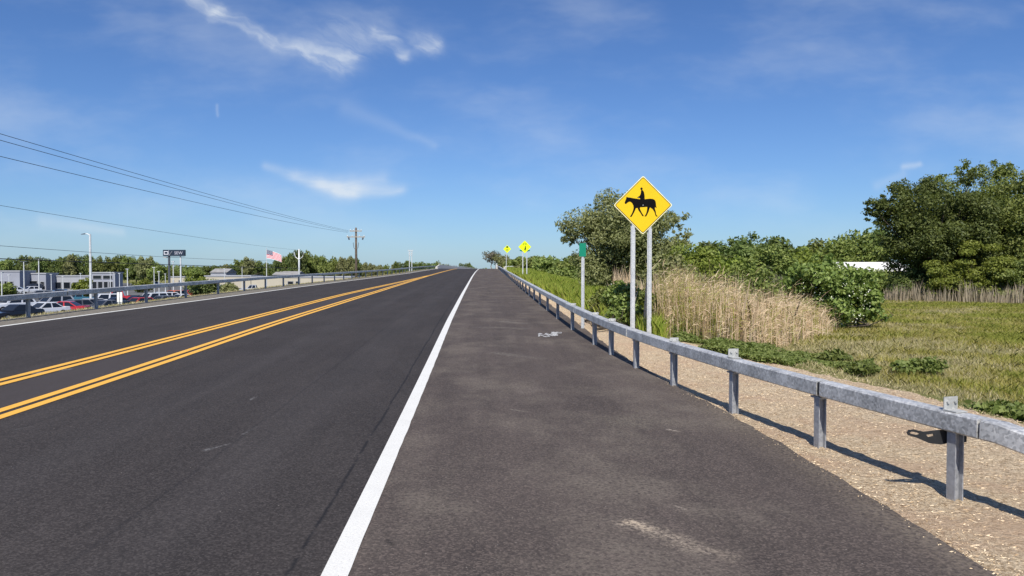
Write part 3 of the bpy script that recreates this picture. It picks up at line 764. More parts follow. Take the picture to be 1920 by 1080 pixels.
lime_sign(951, 467, 122, False, 'farther lime yellow diamond sign on one post near the crest', False)

# ------------------------------------------------------------------ foliage
def unit(v): return v / np.maximum(np.linalg.norm(v, axis=1, keepdims=True), 1e-6)
def leaves(C, out, size, r, jit=1.0, up=.35, asp=.5):
    n = len(C)
    N = unit(out * .7 + r.normal(size=(n, 3)) * jit * .6 + np.array([0, 0, up]))
    A = unit(np.cross(N, r.normal(size=(n, 3)))); B = np.cross(N, A)
    s = (size * (.6 + .8 * r.random(n)))[:, None]
    return np.stack([C + A * s, C + B * s * asp + A * s * .1, C - A * s, C - B * s * asp + A * s * .1], 1).reshape(-1, 3)

def crown_points(r, w, d, z0, z1, ncl, rc, n, fill=.55, flat=1.0, low=0.0):
    """leaf points on clumps spread through an ellipsoid: (points, outward, clump centres)"""
    P = unit(r.normal(size=(ncl, 3))) * (r.random((ncl, 1)) ** fill)
    if low: P[:, 2] = np.where(P[:, 2] < -low, -low * r.random(ncl), P[:, 2])
    cc = P * np.array([w / 2 - rc * .6, d / 2 - rc * .6, (z1 - z0) / 2 - rc * .5]) + np.array([0, 0, (z0 + z1) / 2])
    rr = rc * (.55 + .8 * r.random(ncl)); k = r.choice(ncl, n, p=rr ** 2 / (rr ** 2).sum())
    D = unit(r.normal(size=(n, 3))); rad = (r.random(n) ** .45)[:, None]
    C = cc[k] + D * rad * rr[k][:, None] * np.array([1, 1, .75 * flat])
    return C, D, cc, rr

def woody(cc, base, r, h_fork, r0, nl=10, mat='bark', lean=(0, 0), n=7, stems=1):
    mb = MB()
    for s_ in range(stems):
        off = Vector((r.normal() * .25, r.normal() * .25, 0)) if stems > 1 else Vector((0, 0, 0))
        top = Vector((lean[0], lean[1], h_fork)) + off * 3
        mid = top * .5 + Vector((r.normal() * .08 * h_fork, r.normal() * .08 * h_fork, 0))
        mb.tube([off + Vector((0, 0, -.3)), off + Vector((0, 0, .25)), mid, top], [r0 * 1.35, r0, r0 * .8, r0 * .62], n)
        for i in r.choice(len(cc), min(nl, len(cc)), replace=False):
            t = Vector(cc[i]); m_ = top.lerp(t, .5) + Vector((r.normal() * .2, r.normal() * .2, -.12 * (t - top).length))
            mb.tube([top + Vector((0, 0, -.05)), m_, t], [r0 * .5, r0 * .28, r0 * .07], 5, cap=False)
    return mb

def tree(name, pos, w, h, label, cat, mat, seed, n=9000, leaf=.14, z0=.3, d=None, ncl=40, rc=None, fork=.35, r0=.14, bark='bark', lean=(0, 0), group=None, stems=1, flat=1.0, fill=.5, low=0.0, nl=12, asp=.5, extra=None, up=.35):
    r = np.random.default_rng(seed)
    root = thing(name, pos, label, cat, group)
    C, D, cc, rr = crown_points(r, w, d or w, z0 * h, h, ncl, rc or w * .14, n, fill, flat, low)
    zt, zl = np.percentile(C[:, 2], 99.6), np.percentile(C[:, 2], .5); xm = np.percentile(abs(C[:, 0]), 99.2)
    kz = (h - z0 * h) / (zt - zl); kx = w / 2 / xm; nz = np.array([kx, kx, kz])
    C = (C - [0, 0, zl]) * nz + [0, 0, z0 * h]; cc = (cc - [0, 0, zl]) * nz + [0, 0, z0 * h]
    sh = np.array([lean[0], lean[1], 0])
    if extra is not None:
        for (ex, ey, ez, er, en) in extra:
            m_ = 16; sub = np.array([ex, ey, ez]) + r.normal(size=(m_, 3)) * er * np.array([.62, .5, .42]); sr = er * (.10 + .24 * r.random(m_)); kk = r.integers(0, m_, en)
            E = unit(r.normal(size=(en, 3))); Cx = sub[kk] + r.normal(size=(en, 3)) * sr[kk][:, None] * np.array([.8, .7, .5])
            C = np.concatenate([C, Cx - sh]); D = np.concatenate([D, E]); cc = np.concatenate([cc, sub[:3] - sh])
    C = C + sh
    woody(cc + sh, None, r, fork * h, r0, nl, bark, lean, stems=stems).build('trunk' if cat == 'tree' else 'stems', M[bark], root, smooth=True)
    link('crown' if cat == 'tree' else 'foliage', np_mesh('crown', leaves(C, D, leaf, r, up=up, asp=asp), 4, M[mat]), root)
    return root

def hgt(px, py, Y): q = at(px, Y); return q, zat(py, Y) - q.z

# sign tree
Y = 42; q, h = hgt(1168, 364, Y)
tree('willow_tree', q, 6.0, h, 'broad olive green tree with dark leaning trunk behind the horse sign', 'tree', 'olive', 11, 48000, .10, .22, 5.0, 95, .72, .26, .2, lean=(.0, 0), nl=26, low=.8, asp=.34,
     extra=[(-3.15, 0, h * .72, .45, 260), (-2.9, 0, h * .60, .5, 500), (2.9, .2, h * .78, .5, 700), (3.3, 0, h * .63, .35, 350), (3.1, 0, h * .53, .7, 800)])
# right-hand big trees
Y = 60; q, h = hgt(1768, 338, Y)
tree('spreading_tree', q, 8.0, h, 'spreading dark tree reaching left over the white roof, right side', 'tree', 'dark', 21, 60000, .105, .22, 7.5, 120, .8, .36, .24, lean=(-.4, 0), nl=30, low=.7,
     extra=[(-4.3, 0, h * .80, 1.0, 1500), (-3.6, 0, h * .90, .9, 1300), (-5.5, 0, h * .77, .9, 900), (-5.7, 0, h * .69, .6, 500), (-4.2, 0, h * .67, 1.2, 1800), (-3.4, 0, h * .52, 1.3, 1800), (-3.0, 0, h * .38, 1.1, 1400), (2.0, 0, h * 1.0, .9, 900)])
Y = 64; q, h = hgt(1850, 322, Y)
tree('leafy_tree', q, 10.0, h, 'tall rounded mid green tree beside the right edge of the meadow', 'tree', 'mid', 22, 75000, .105, .1, 8, 150, .95, .3, .22, nl=24, low=.7,
     extra=[(-4.4, 0, h * .92, .9, 1300), (4.4, 0, h * .97, 1.0, 1500), (-1.5, 0, h * 1.01, .8, 900), (1.2, 0, h * 1.0, .9, 1000)])
Y = 58; q, h = hgt(1955, 292, Y)
tree('leafy_tree', q, 6.4, h, 'tallest tree, cut off by the right edge of the photo', 'tree', 'mid', 23, 36000, .105, .12, 6, 80, .85, .3, .22, nl=16, low=.8, bark='bark_pale')
Y = 56; q, h = hgt(1822, 456, Y)
tree('thicket_bush', q, 6.6, h, 'low leafy bush with layered branches under the right hand trees', 'bush', 'bright', 24, 22000, .10, .10, 3.5, 80, .6, .14, .06, stems=5, nl=12, low=.5, flat=.5)
Y = 55; q, h = hgt(1905, 474, Y)
tree('thicket_bush', q, 5.0, h, 'shaded bush in front of the tallest right hand tree', 'bush', 'mid', 25, 15000, .10, .08, 3, 55, .6, .14, .06, stems=4, nl=9, low=.6, flat=.5)
Y = 60; q, h = hgt(1706, 506, Y)
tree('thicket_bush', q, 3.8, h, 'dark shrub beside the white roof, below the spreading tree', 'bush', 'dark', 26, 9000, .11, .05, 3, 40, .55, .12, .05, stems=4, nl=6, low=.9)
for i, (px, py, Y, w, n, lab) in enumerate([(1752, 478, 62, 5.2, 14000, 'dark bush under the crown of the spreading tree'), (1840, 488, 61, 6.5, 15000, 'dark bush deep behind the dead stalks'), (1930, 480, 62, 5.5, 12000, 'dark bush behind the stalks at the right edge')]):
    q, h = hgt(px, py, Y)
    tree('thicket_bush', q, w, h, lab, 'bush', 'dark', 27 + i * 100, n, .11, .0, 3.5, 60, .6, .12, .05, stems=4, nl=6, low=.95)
for i, (px, py, w) in enumerate([(2100, 300, 8.5), (2290, 330, 9.0)]):
    q, h = hgt(px, py, 62)
    tree('leafy_tree', q, w, h, ('tree next beyond the right edge of the photo', 'second tree beyond the right edge of the photo')[i], 'tree', 'mid', 28 + i, 16000, .17, .08, 7, 80, 1.0, .3, .22, nl=12, low=.8)
# wooded skyline right of centre
SK = 'tree on the wooded skyline behind the meadow thickets'
for i, (px, py, Y, w, mt, lab) in enumerate([
        (1365, 452, 92, 7.5, 'dark', 'dark rounded tree on the skyline just right of the reeds'),
        (1412, 441, 95, 9, 'dark', 'highest dark domed tree of the middle skyline group'),
        (1470, 449, 96, 8, 'dark', 'dark tree at the right end of the middle skyline group'),
        (1322, 457, 88, 6, 'dark', 'dark small tree on the skyline left of the domed one'),
        (1545, 452, 100, 7, 'mid', 'mid green tree on the skyline left above the white roof'),
        (1590, 433, 98, 9.5, 'mid', 'broad mid green tree on the skyline straight above the white roof'),
        (1640, 431, 99, 8, 'dark', 'dark skyline tree tucked behind the spreading right hand tree'),
        (1510, 463, 105, 6, 'mid', 'lowest mid green tree in the dip of the skyline')]):
    q, h = hgt(px, py, Y)
    tree('skyline_tree', q, w, h, lab, 'tree', mt, 40 + i, 6500, .24, .15, w, 42, w * .13, .3, .22, group=SK, low=.85, nl=8)
# thickets between
for i, (px, py, Y, w, mt, lab, n, lf) in enumerate([
        (1300, 462, 33, 3.4, 'bright', 'bright bush right of the sign tree, behind the reeds', 9000, .085),
        (1352, 466, 35, 3.2, 'bright', 'yellow green bush in the middle behind the reeds', 8500, .085),
        (1436, 464, 38, 3.3, 'mid', 'mid green bush with bare grey base behind the reeds', 8500, .085),
        (1262, 478, 30, 2.4, 'olive', 'olive bush with grey twigs close behind the sign posts', 7000, .08),
        (1500, 470, 42, 3.6, 'bright', 'bright bush left of the white roof, behind the round shrub', 8000, .09),
        (1655, 507, 72, 7.5, 'mid', 'wide bush directly below the white roof', 12000, .13),
        (1398, 485, 31, 2.2, 'mid', 'small round bush rising over the reed tips', 5500, .08)]):
    q, h = hgt(px, py, Y)
    tree('thicket_bush', q, w, h, lab, 'bush', mt, 60 + i, n, lf, .05, w * .9, 46, w * .14, .1, .05, stems=4, nl=8, low=.9, up=.5)
q, h = hgt(1440, 500, 34)
tree('grey_shrub', q, 1.9, h, 'bare grey twiggy shrub poking above the reeds', 'bush', 'grey_twig', 75, 2600, .06, .1, 1.6, 30, .3, .1, .03, 'bark_pale', stems=6, nl=10, low=.9, asp=.15)
# round shrub right of the reeds
q = on(1560, 618); h = zat(497, q.y) - q.z
tree('round_shrub', q, 3.2, h, 'leafy dark green shrub with pale blossom right of the dry reeds', 'bush', 'bush', 80, 12500, .075, .02, 2.6, 60, .4, .1, .04, stems=6, nl=9, low=.95, asp=.6,
     extra=[(-1.2, 0, h * .85, .6, 900), (-.3, 0, h * 1.0, .4, 400), (1.25, 0, h * .60, .6, 800), (1.1, -.2, h * .25, .5, 700)])
sh = [o for o in bpy.data.objects if o.get('label', '').startswith('leafy dark green shrub')][0]
r = np.random.default_rng(81); n = 260
P = unit(r.normal(size=(n, 3))); P[:, 1] = -abs(P[:, 1]); P = P * np.array([1.35, 1.2, h * .5]) + np.array([0, 0, h * .5])
link('blossom', np_mesh('blossom', leaves(P, unit(P), .035, r), 4, M['blossom']), sh)
# bush at the horse sign's left post
q = at(1165, 20.5); h = zat(530, 20.5) - q.z
tree('roadside_bush', q, .95, h, 'green leafy bush left of the horse sign posts', 'bush', 'bush', 82, 5200, .06, .02, 1.1, 40, .22, .1, .025, stems=5, nl=8, low=.95, asp=.6)
q = at(1203, 21.5); h = zat(545, 21.5) - q.z
tree('roadside_bush', q, .8, h, 'narrow bush seen between the two horse sign posts', 'bush', 'bush', 83, 3000, .055, .02, .8, 26, .2, .1, .025, stems=4, nl=6, low=.95, asp=.6)
q = at(1132, 24); h = zat(540, 24) - q.z
tree('roadside_bush', q, .9, h, 'low bush left of the sign tree trunk', 'bush', 'mid', 84, 2400, .06, .02, .9, 22, .22, .1, .025, stems=4, nl=6, low=.95, asp=.6)
# centre tree line below the bank
for i, (px, py, Y, w, mt, lab) in enumerate([
        (1003, 481, 118, 5.5, 'mid', 'rounded tree right of the two post lime sign'),
        (1038, 483, 112, 6, 'mid', 'rounded tree in the row left of the green marker sign'),
        (1075, 484, 105, 6, 'mid', 'dense tree directly left behind the green marker sign'),
        (1108, 478, 98, 6, 'dark', 'dense dark tree between marker sign and sign tree'),
        (1086, 467, 125, 5, 'olive', 'taller olive tree peeking above the row by the green marker'),
        (975, 483, 135, 5, 'mid', 'tree between the two lime signs'),
        (958, 486, 150, 5, 'olive', 'tree below the farther lime sign'),
        (1052, 503, 92, 5, 'mid', 'low tree at the front of the row below the bank'),
        (1020, 507, 100, 4.5, 'mid', 'lowest bushy tree at the foot of the grass bank'),
        (988, 498, 120, 4.5, 'olive', 'bushy tree behind the two post lime sign posts')]):
    q, h = hgt(px, py, Y)
    tree('bank_tree', q, w, h, lab, 'tree', mt, 90 + i, 5200, .22, .05, w, 40, w * .13, .25, .15, group='tree row below the grass bank', low=.9, nl=6)
q, h = hgt(922, 470, 215)
tree('sparse_tree', q, 5.2, h, 'sparse grey wispy tree above the bridge parapet at the crest', 'tree', 'grey_twig', 110, 900, .28, .3, 6, 22, .9, .3, .16, 'bark_pale', nl=14)
q, h = hgt(943, 478, 205)
tree('sparse_tree', q, 5, h, 'thin green tree right of the wispy tree at the crest', 'tree', 'olive', 111, 1300, .26, .2, 5, 22, .8, .3, .14, nl=8)

# shared far trees
def far_proto(seed, mat, n=3600):
    r = np.random.default_rng(seed)
    C, D, cc, rr = crown_points(r, 1.0, .9, .12, 1.0, 40, .15, n, .5, 1.0, .85)
    C[:, 2] *= 1 / np.percentile(C[:, 2], 99.5); C[:, 0] *= .5 / np.percentile(abs(C[:, 0]), 99)
    tm = woody(cc, None, r, .3, .025, 6, n=5).mesh('trunk', M['bark'], True)
    return tm, np_mesh('crown', leaves(C, D, .042, r, asp=.6), 4, M[mat])
FAR = [far_proto(200, 'mid'), far_proto(201, 'dark'), far_proto(202, 'mid'), far_proto(203, 'olive'), far_proto(204, 'dark')]
def far_tree(px, py, Y, w, k, label, group, name='distant_tree'):
    q, h = hgt(px, py, Y)
    root = thing(name, q, label, 'tree', group, rz=(px * 1.7) % 6.28, scale=(w, w, h))
    link('trunk', FAR[k][0], root); link('crown', FAR[k][1], root); return root
rr_ = random.Random(5)
LG = {'a': ('rounded tree in the dark row behind the car dealership buildings', 'trees behind the dealership'),
      'b': ('distant tree in the row between the two poled sign and the flag', 'trees left of the flag'),
      'c': ('tree in the dense row between flagpole and wooden utility pole', 'trees right of the flag'),
      'd': ('low tree on the horizon between utility pole and road crest', 'trees by the crest')}
prof = [(0, 489, 'a'), (14, 487, 'a'), (30, 484, 'a'), (46, 481, 'a'), (60, 482, 'a'), (76, 484, 'a'), (90, 487, 'a'), (104, 485, 'a'), (118, 483, 'a'), (134, 481, 'a'), (150, 479, 'a'), (166, 480, 'a'), (182, 484, 'a'), (198, 488, 'a'), (212, 484, 'a'), (226, 480, 'a'), (242, 481, 'a'), (256, 487, 'a'), (270, 482, 'a'), (282, 483, 'a'), (294, 492, 'a'),
        (310, 503, 'b'), (325, 506, 'b'), (352, 505, 'b'), (366, 502, 'b'), (380, 501, 'b'), (396, 500, 'b'), (408, 498, 'b'), (424, 498, 'b'), (438, 496, 'b'), (452, 487, 'b'), (466, 485, 'b'), (480, 489, 'b'), (494, 494, 'b'),
        (510, 493, 'c'), (522, 488, 'c'), (536, 483, 'c'), (548, 476, 'c'), (560, 470, 'c'), (574, 474, 'c'), (586, 478, 'c'), (600, 481, 'c'), (612, 486, 'c'), (626, 484, 'c'), (640, 484, 'c'), (652, 482, 'c'), (664, 486, 'c'),
        (682, 494, 'd'), (698, 495, 'd'), (712, 498, 'd'), (724, 497, 'd'), (740, 494, 'd'), (752, 491, 'd'), (766, 490, 'd'), (780, 493, 'd'), (796, 495, 'd'), (808, 494, 'd'), (820, 492, 'd')]
for i, (px, py, g_) in enumerate(prof):
    Y = {'a': 255, 'b': 330, 'c': 240, 'd': 290}[g_] + rr_.uniform(-12, 12)
    wid = {'a': 20, 'b': 20, 'c': 19, 'd': 19}[g_] / F * Y * rr_.uniform(1.25, 1.8)
    far_tree(px, py + rr_.uniform(-1, 1.5), Y, wid, rr_.randrange(5), LG[g_][0], LG[g_][1])
for px, py in ((872, 494), (884, 499)):
    far_tree(px, py, 420, 6.5, 1, 'small dark tree just over the road crest', 'trees over the crest')
# the wood that closes the horizon
def far_wood():
    r = np.random.default_rng(400); n = 80000
    a = r.random(n); x = -420 + 1100 * a; y = 430 + 60 * r.random(n) + 15 * np.sin(x * .05)
    top = 7.4 + 1.2 * np.sin(x * .11) + .9 * np.sin(x * .31 + 1) + .7 * np.sin(x * .73)
    zb = np.where(x > 0, -5.0, -6.2)
    z = zb + top * r.random(n) ** .7
    C = np.stack([x, y, z], 1); D = unit(r.normal(size=(n, 3)) + np.array([0, -1, .3]))
    o = link('far_woods', np_mesh('far_woods', leaves(C, D, .9, r), 4, M['dark'])); tag(o, 'far wooded band closing the horizon behind everything', 'woods', kind='stuff')
far_wood()

# ------------------------------------------------------------------ grass, reeds, ground cover (uncountable)
def blades(x, y, hgt_, wid, r, lean=.35, seg=1):
    n = len(x); z = terrain(x, y); a = r.random(n) * 6.28
    ww = wid * (.6 + .8 * r.random(n)); hh = hgt_ * (.5 + .9 * r.random(n))
    bx, by = np.cos(a) * ww, np.sin(a) * ww; la = r.random(n) * 6.28; ll = lean * hh * r.random(n)
    B = np.stack([x, y, z - .02], 1); d = np.stack([bx, by, np.zeros(n)], 1)
    mid = B + np.stack([np.cos(la) * ll * .35, np.sin(la) * ll * .35, hh * .6], 1)
    top = B + np.stack([np.cos(la) * ll, np.sin(la) * ll, hh], 1)
    return np.stack([B - d, B + d, mid + d * .7, top, mid - d * .7], 1).reshape(-1, 3)

def vnoise(x, y, s, seed):
    rg = np.random.default_rng(seed).random((64, 64)); u = x / s; v = y / s
    i = np.floor(u).astype(int); j = np.floor(v).astype(int); fu = u - i; fv = v - j
    fu = fu * fu * (3 - 2 * fu); fv = fv * fv * (3 - 2 * fv)
    G = lambda a, b: rg[a % 64, b % 64]
    return (G(i, j) * (1 - fu) + G(i + 1, j) * fu) * (1 - fv) + (G(i, j + 1) * (1 - fu) + G(i + 1, j + 1) * fu) * fv

def meadow():
    r = np.random.default_rng(31); n = 1000000
    y = 7 + 55 * r.random(n) ** 1.6; x = 2 + r.random(n) * (8 + y * .98)
    d = x - XR(y)
    dens = vnoise(x, y, 1.6, 1) * .5 + vnoise(x, y, .45, 2) * .5
    w = gr_w(y) + .25 * np.sin(y * 2.1) * np.sin(y * .9 + 1) + .7 * (vnoise(x, y, .9, 3) - .3)
    edge = np.clip((d - w) / 2.2, 0, 1)
    keep = (d > w - .9 * r.random(n) ** 5) & (r.random(n) < .2 + .8 * edge * np.clip(dens * 2.2 - .35, .2, 1)) & (x < .98 * y + 6)
    x, y, dens, edge = x[keep], y[keep], dens[keep], edge[keep]; n = len(x)
    big = vnoise(x, y, 3.2, 5); mid = vnoise(x, y, 1.1, 6); sml = vnoise(x, y, .4, 8)
    tone = .5 + (big - .5) * .75 + (mid - .5) * .5 + (sml - .5) * .25 + r.normal(size=n) * .08 - .25 * (1 - edge) + .003 * (y - 20)
    mi = np.where(tone < .36, 0, np.where(tone < .56, 1, 2))
    h = .03 + .04 * edge + .13 * np.clip(big * .5 + mid * .4 + sml * .4 - .35, 0, 1) * edge + .0014 * y
    o = link('meadow_grass', np_mesh('meadow_grass', blades(x, y, h, .0022 + .00024 * y, r, 1.3), 5, [M['grass_dry'], M['grass'], M['grass_green']], mi))
    tag(o, 'patchy green and straw coloured meadow grass right of the guardrail', 'grass', kind='stuff')
meadow()
def bank():
    r = np.random.default_rng(32); n = 190000
    y = 16 + 135 * r.random(n) ** 1.5; x = XR(y) + gr_w(y) * .8 + r.random(n) ** .9 * (5.5 + .02 * y)
    keep = (x / y < .205); x, y = x[keep], y[keep]
    h = .28 + .25 * vnoise(x, y, 3, 7) + .0015 * y
    o = link('bank_grass', np_mesh('bank_grass', blades(x, y, h, .005 + .0004 * y, r, .7), 5, M['grass_lush']))
    tag(o, 'tall lush yellow green grass on the bank behind the guardrail', 'grass', kind='stuff')
    r = np.random.default_rng(33); n = 60000
    y = 12 + 140 * r.random(n) ** 1.6; x = rail_l(y) + .15 - r.random(n) ** 1.3 * 1.6
    o = link('verge_grass', np_mesh('verge_grass', blades(x, y, .04 + .06 * r.random(n), .004 + .0004 * y, r, .9), 5, M['grass_dry']))
    tag(o, 'short dry grass on the verge under the left guardrail', 'grass', kind='stuff')
bank()
def reeds():
    r = np.random.default_rng(34)
    A = [on(1246, 618), on(1300, 634), on(1390, 645), on(1490, 640), on(1540, 625)]
    n = 20000; t = r.random(n); depth = r.random(n)
    fx = np.interp(t, np.linspace(0, 1, 5), [p.x for p in A]); fy = np.interp(t, np.linspace(0, 1, 5), [p.y for p in A])
    y = fy + depth ** 1.2 * 6.5 + r.normal(size=n) * .25; x = fx * (y / fy) + r.normal(size=n) * .25
    k = vnoise(x, y, .8, 9); keep = r.random(n) < .35 + .9 * k; x, y, t = x[keep], y[keep], t[keep]; n = len(x)
    hh = (.42 + 1.08 * r.random(n) ** 1.25) * (.78 + .42 * k[keep] + .25 * vnoise(x, y, .35, 21)) * (1 - .45 * np.clip(t - .6, 0, 1) / .4)
    hh *= np.where(r.random(n) < .06, 1.22, 1.0)
    z = terrain(x, y) - .03
    la = r.random(n) * 6.28; ll = hh * (.03 + .26 * r.random(n) ** 2.2); wd = .0035 + .005 * r.random(n)
    B = np.stack([x, y, z], 1); a = r.random(n) * 6.28; d = np.stack([np.cos(a) * wd, np.sin(a) * wd * .4, np.zeros(n)], 1)
    L = np.stack([np.cos(la) * ll, np.sin(la) * ll, np.zeros(n)], 1); U = np.array([0, 0, 1.0])
    m1 = B + L * .25 + U * hh[:, None] * .5; tp = B + L + U * hh[:, None]
    Q = np.stack([B - d, B + d, m1 + d * .9, tp, m1 - d * .9], 1).reshape(-1, 3)
    # dry leaves hanging off the stalks
    q = 2; idx = np.repeat(np.arange(n), q); f = r.random(len(idx)) * .8 + .15
    S = B[idx] + L[idx] * (f[:, None] ** 1.6) + U * (hh[idx] * f)[:, None]
    e = r.random(len(idx)) * 6.28; ln = .12 + .25 * r.random(len(idx)); T = S + np.stack([np.cos(e) * ln, np.sin(e) * ln, ln * (r.random(len(idx)) * 1.5 - .5)], 1)
    w2 = np.stack([-np.sin(e) * .005, np.cos(e) * .005, np.full(len(idx), .004)], 1)
    mid = (S + T) / 2 + np.array([0, 0, .03])
    Q2 = np.stack([S - w2, S + w2, mid + w2, T, mid - w2], 1).reshape(-1, 3)
    gm = (r.random(n) < np.interp(t, [0, .3, .6, 1], [.45, .27, .12, .25])).astype(int)
    o = link('dry_reeds', np_mesh('dry_reeds', np.concatenate([Q, Q2]), 5, [M['reed'], M['grass_green']], np.concatenate([gm, gm[idx]])))
    tag(o, 'dense stand of tan dry reeds right of the horse sign', 'reeds', kind='stuff')
    # a few around the signs and bush, and the grey stalks along the right wood edge
    for nm, pa, pb, dp, num, h0, mt, lab in (('tall_dead_stalks', (1655, 567), (1918, 573), 4, 1500, 1.2, 'reed_grey', 'grey dead stalks standing along the foot of the right hand trees'),
                                             ('straw_stalks', (1150, 585), (1235, 612), 4, 900, 1.3, 'reed', 'thin straw stalks behind the horse sign posts')):
        a_, b_ = on(*pa), on(*pb); n = num; t = r.random(n); y = a_.y + (b_.y - a_.y) * t + r.random(n) * dp; x = (a_.x + (b_.x - a_.x) * t) * (y / (a_.y + (b_.y - a_.y) * t))
        keep = x - XR(y) > 1.2; x, y = x[keep], y[keep]
        o = link(nm, np_mesh(nm, blades(x, y, h0 * (.5 + .7 * vnoise(x, y, 1.0, 12)), .010 + .0003 * y, r, .25), 5, M[mt])); tag(o, lab, 'reeds', kind='stuff')
reeds()
def ground_cover():
    r = np.random.default_rng(36); n = 60000
    P = [on(1265, 640), on(1330, 662), on(1420, 682), on(1500, 690), on(1570, 694), on(1640, 700)]
    t = r.random(n); dp = r.random(n)
    T = np.linspace(0, 1, 6); fx = np.interp(t, T, [p.x for p in P]); fy = np.interp(t, T, [p.y for p in P])
    y = fy + dp * np.interp(t, [0, .5, .75, 1], [2.5, 4.0, 4.0, 1.5]); x = fx * (1 + (y / fy - 1) * .85)
    k = vnoise(x, y, .7, 15); keep = (k > .40 + .4 * np.clip((t - .6) / .4, 0, 1) * dp) & (r.random(n) < .4 + .6 * k); x, y, k = x[keep], y[keep], k[keep]
    hh = (.03 + .24 * np.clip(k * 1.5 - .45, 0, 1)) * r.random(len(x)) ** .6
    C = np.stack([x, y, terrain(x, y) + hh], 1); D = unit(r.normal(size=(len(x), 3)) + np.array([0, -.3, 1.0]))
    o = link('ground_cover', np_mesh('ground_cover', leaves(C, D, .034, r, asp=.6), 4, M['weed'])); tag(o, 'low green leafy weeds between gravel and reeds', 'weeds', kind='stuff')
ground_cover()
def weed(px, py, w, h, label, seed):
    q = on(px, py); r = np.random.default_rng(seed); root = thing('weed_clump', q, label, 'weeds'); n = 1500
    C, D, cc, rr = crown_points(r, w, w * .7, 0, h, 26, w * .13, n, .4, .8, .9)
    mb = MB()
    for c in cc[:12]: mb.tube([(c[0] * .15, c[1] * .15, -.03), (c[0] * .6, c[1] * .6, c[2] * .6), tuple(c)], [.006, .005, .003], 4, cap=False)
    mb.build('stems', M['weed'], root); link('foliage', np_mesh('foliage', leaves(C, D, .05, r, asp=.5), 4, M['weed']), root)
weed(1728, 704, 1.15, .38, 'dark green weed clump alone in the pale grass', 301)
weed(1612, 705, .9, .3, 'low weed clump at the gravel edge below the round shrub', 302)
weed(1905, 790, 1.3, .3, 'grassy green weed clump at the right edge, behind the rail', 303)
weed(1560, 682, .9, .32, 'leafy weed clump in front of the reeds, right end', 304)

# ------------------------------------------------------------------ things beyond the right-hand meadow
def white_shed():
    Y = 78; xl, xr = (1582 - 960) / F * Y, (1712 - 960) / F * Y; zt = zat(491, Y); ze = zat(507, Y); zg = float(terrain(xl, Y))
    root = thing('shed', ((xl + xr) / 2, Y, zg), 'long low shed with a white roof between the bushes', 'building'); L = xr - xl; e = ze - zg; t = zt - zg
    mb = MB(); mb.box((0, 3, e / 2 - .1), (L - .6, 6, e + .1)); mb.build('wall', M['concrete'], root)
    mb = MB(); mb.loft([[(-L / 2, -.4, e), (-L / 2, 3, t), (-L / 2, 6.4, e), (-L / 2, 6.4, e - .12), (-L / 2, 3, t - .12), (-L / 2, -.4, e - .12)],
                        [(L / 2, -.4, e), (L / 2, 3, t), (L / 2, 6.4, e), (L / 2, 6.4, e - .12), (L / 2, 3, t - .12), (L / 2, -.4, e - .12)]])
    mb.build('roof', plain('white_roof', (.72, .71, .69), .7, 0, .3, .06), root, fix=True)
white_shed()
def far_rail():
    Y = 100; a, b = at(1036, Y), at(1150, Y); zt = zat(531, Y)
    root = thing('rail_fence', a, 'white rail fence low behind the bank, left of the sign tree', 'fence'); O = a
    mb = MB(); mb.bar((a.x, Y, zt - .1), (b.x, Y, zt - .1), .1, .22); mb.build('rail', M['white_metal'], root, origin=O)
    for k in range(5):
        x = a.x + (b.x - a.x) * (k + .5) / 5; mb = MB(); mb.box((x, Y + .08, (zt + float(terrain(x, Y))) / 2 - .15), (.14, .06, zt - float(terrain(x, Y)) + .1)); mb.build('post', M['white_metal'], root, origin=O)
far_rail()

# ------------------------------------------------------------------ poles, wires, flag, big sign on the left
def lotpt(px, Y): x = (px - 960) / F * Y; return Vector((x, Y, float(terrain(x, Y)) + .012))
def utility_pole(px, py, Y, label, arms=True, mat='pole_wood'):
    q = lotpt(px, Y); h = zat(py, Y) - q.z
    root = thing('utility_pole', q, label, 'utility pole')
    mb = MB(); mb.tube([(0, 0, -.5), (0, 0, h * .6), (0, 0, h)], [.2, .17, .13], 10); mb.build('pole', M[mat], root, smooth=True)
    if arms:
        for dz, L in ((1.35, 2.6), (.5, 1.7)):
            mb = MB(); mb.box((0, -.17, h - dz), (L, .12, .14)); mb.build('crossarm', M['wood'], root)
            for s_ in (-.46, -.2, .2, .46):
                mb = MB(); mb.tube([(s_ * L, -.17, h - dz + .07), (s_ * L, -.17, h - dz + .14), (s_ * L, -.17, h - dz + .28)], [.03, .07, .04], 7); mb.build('insulator', M['white_metal'], root)
        for s_ in (-1, 1):
            mb = MB(); mb.tube([(s_ * 1.05, -.17, h - 1.42), (s_ * .95, -.17, h - 1.75)], .11, 7); mb.build('cutout', M['steel_dark'], root)
            mb = MB(); mb.tube([(s_ * .12, -.1, h - 3.1), (s_ * .3, -.12, h - 2.9), (s_ * .38, -.12, h - 2.3), (s_ * .36, -.12, h - 2.15)], .035, 6); mb.build('bracket', M['steel_dark'], root)
    return q, h
PY = 108
qp, hp = utility_pole(668, 427, PY, 'dark wooden utility pole with two crossarms beyond the left guardrail')
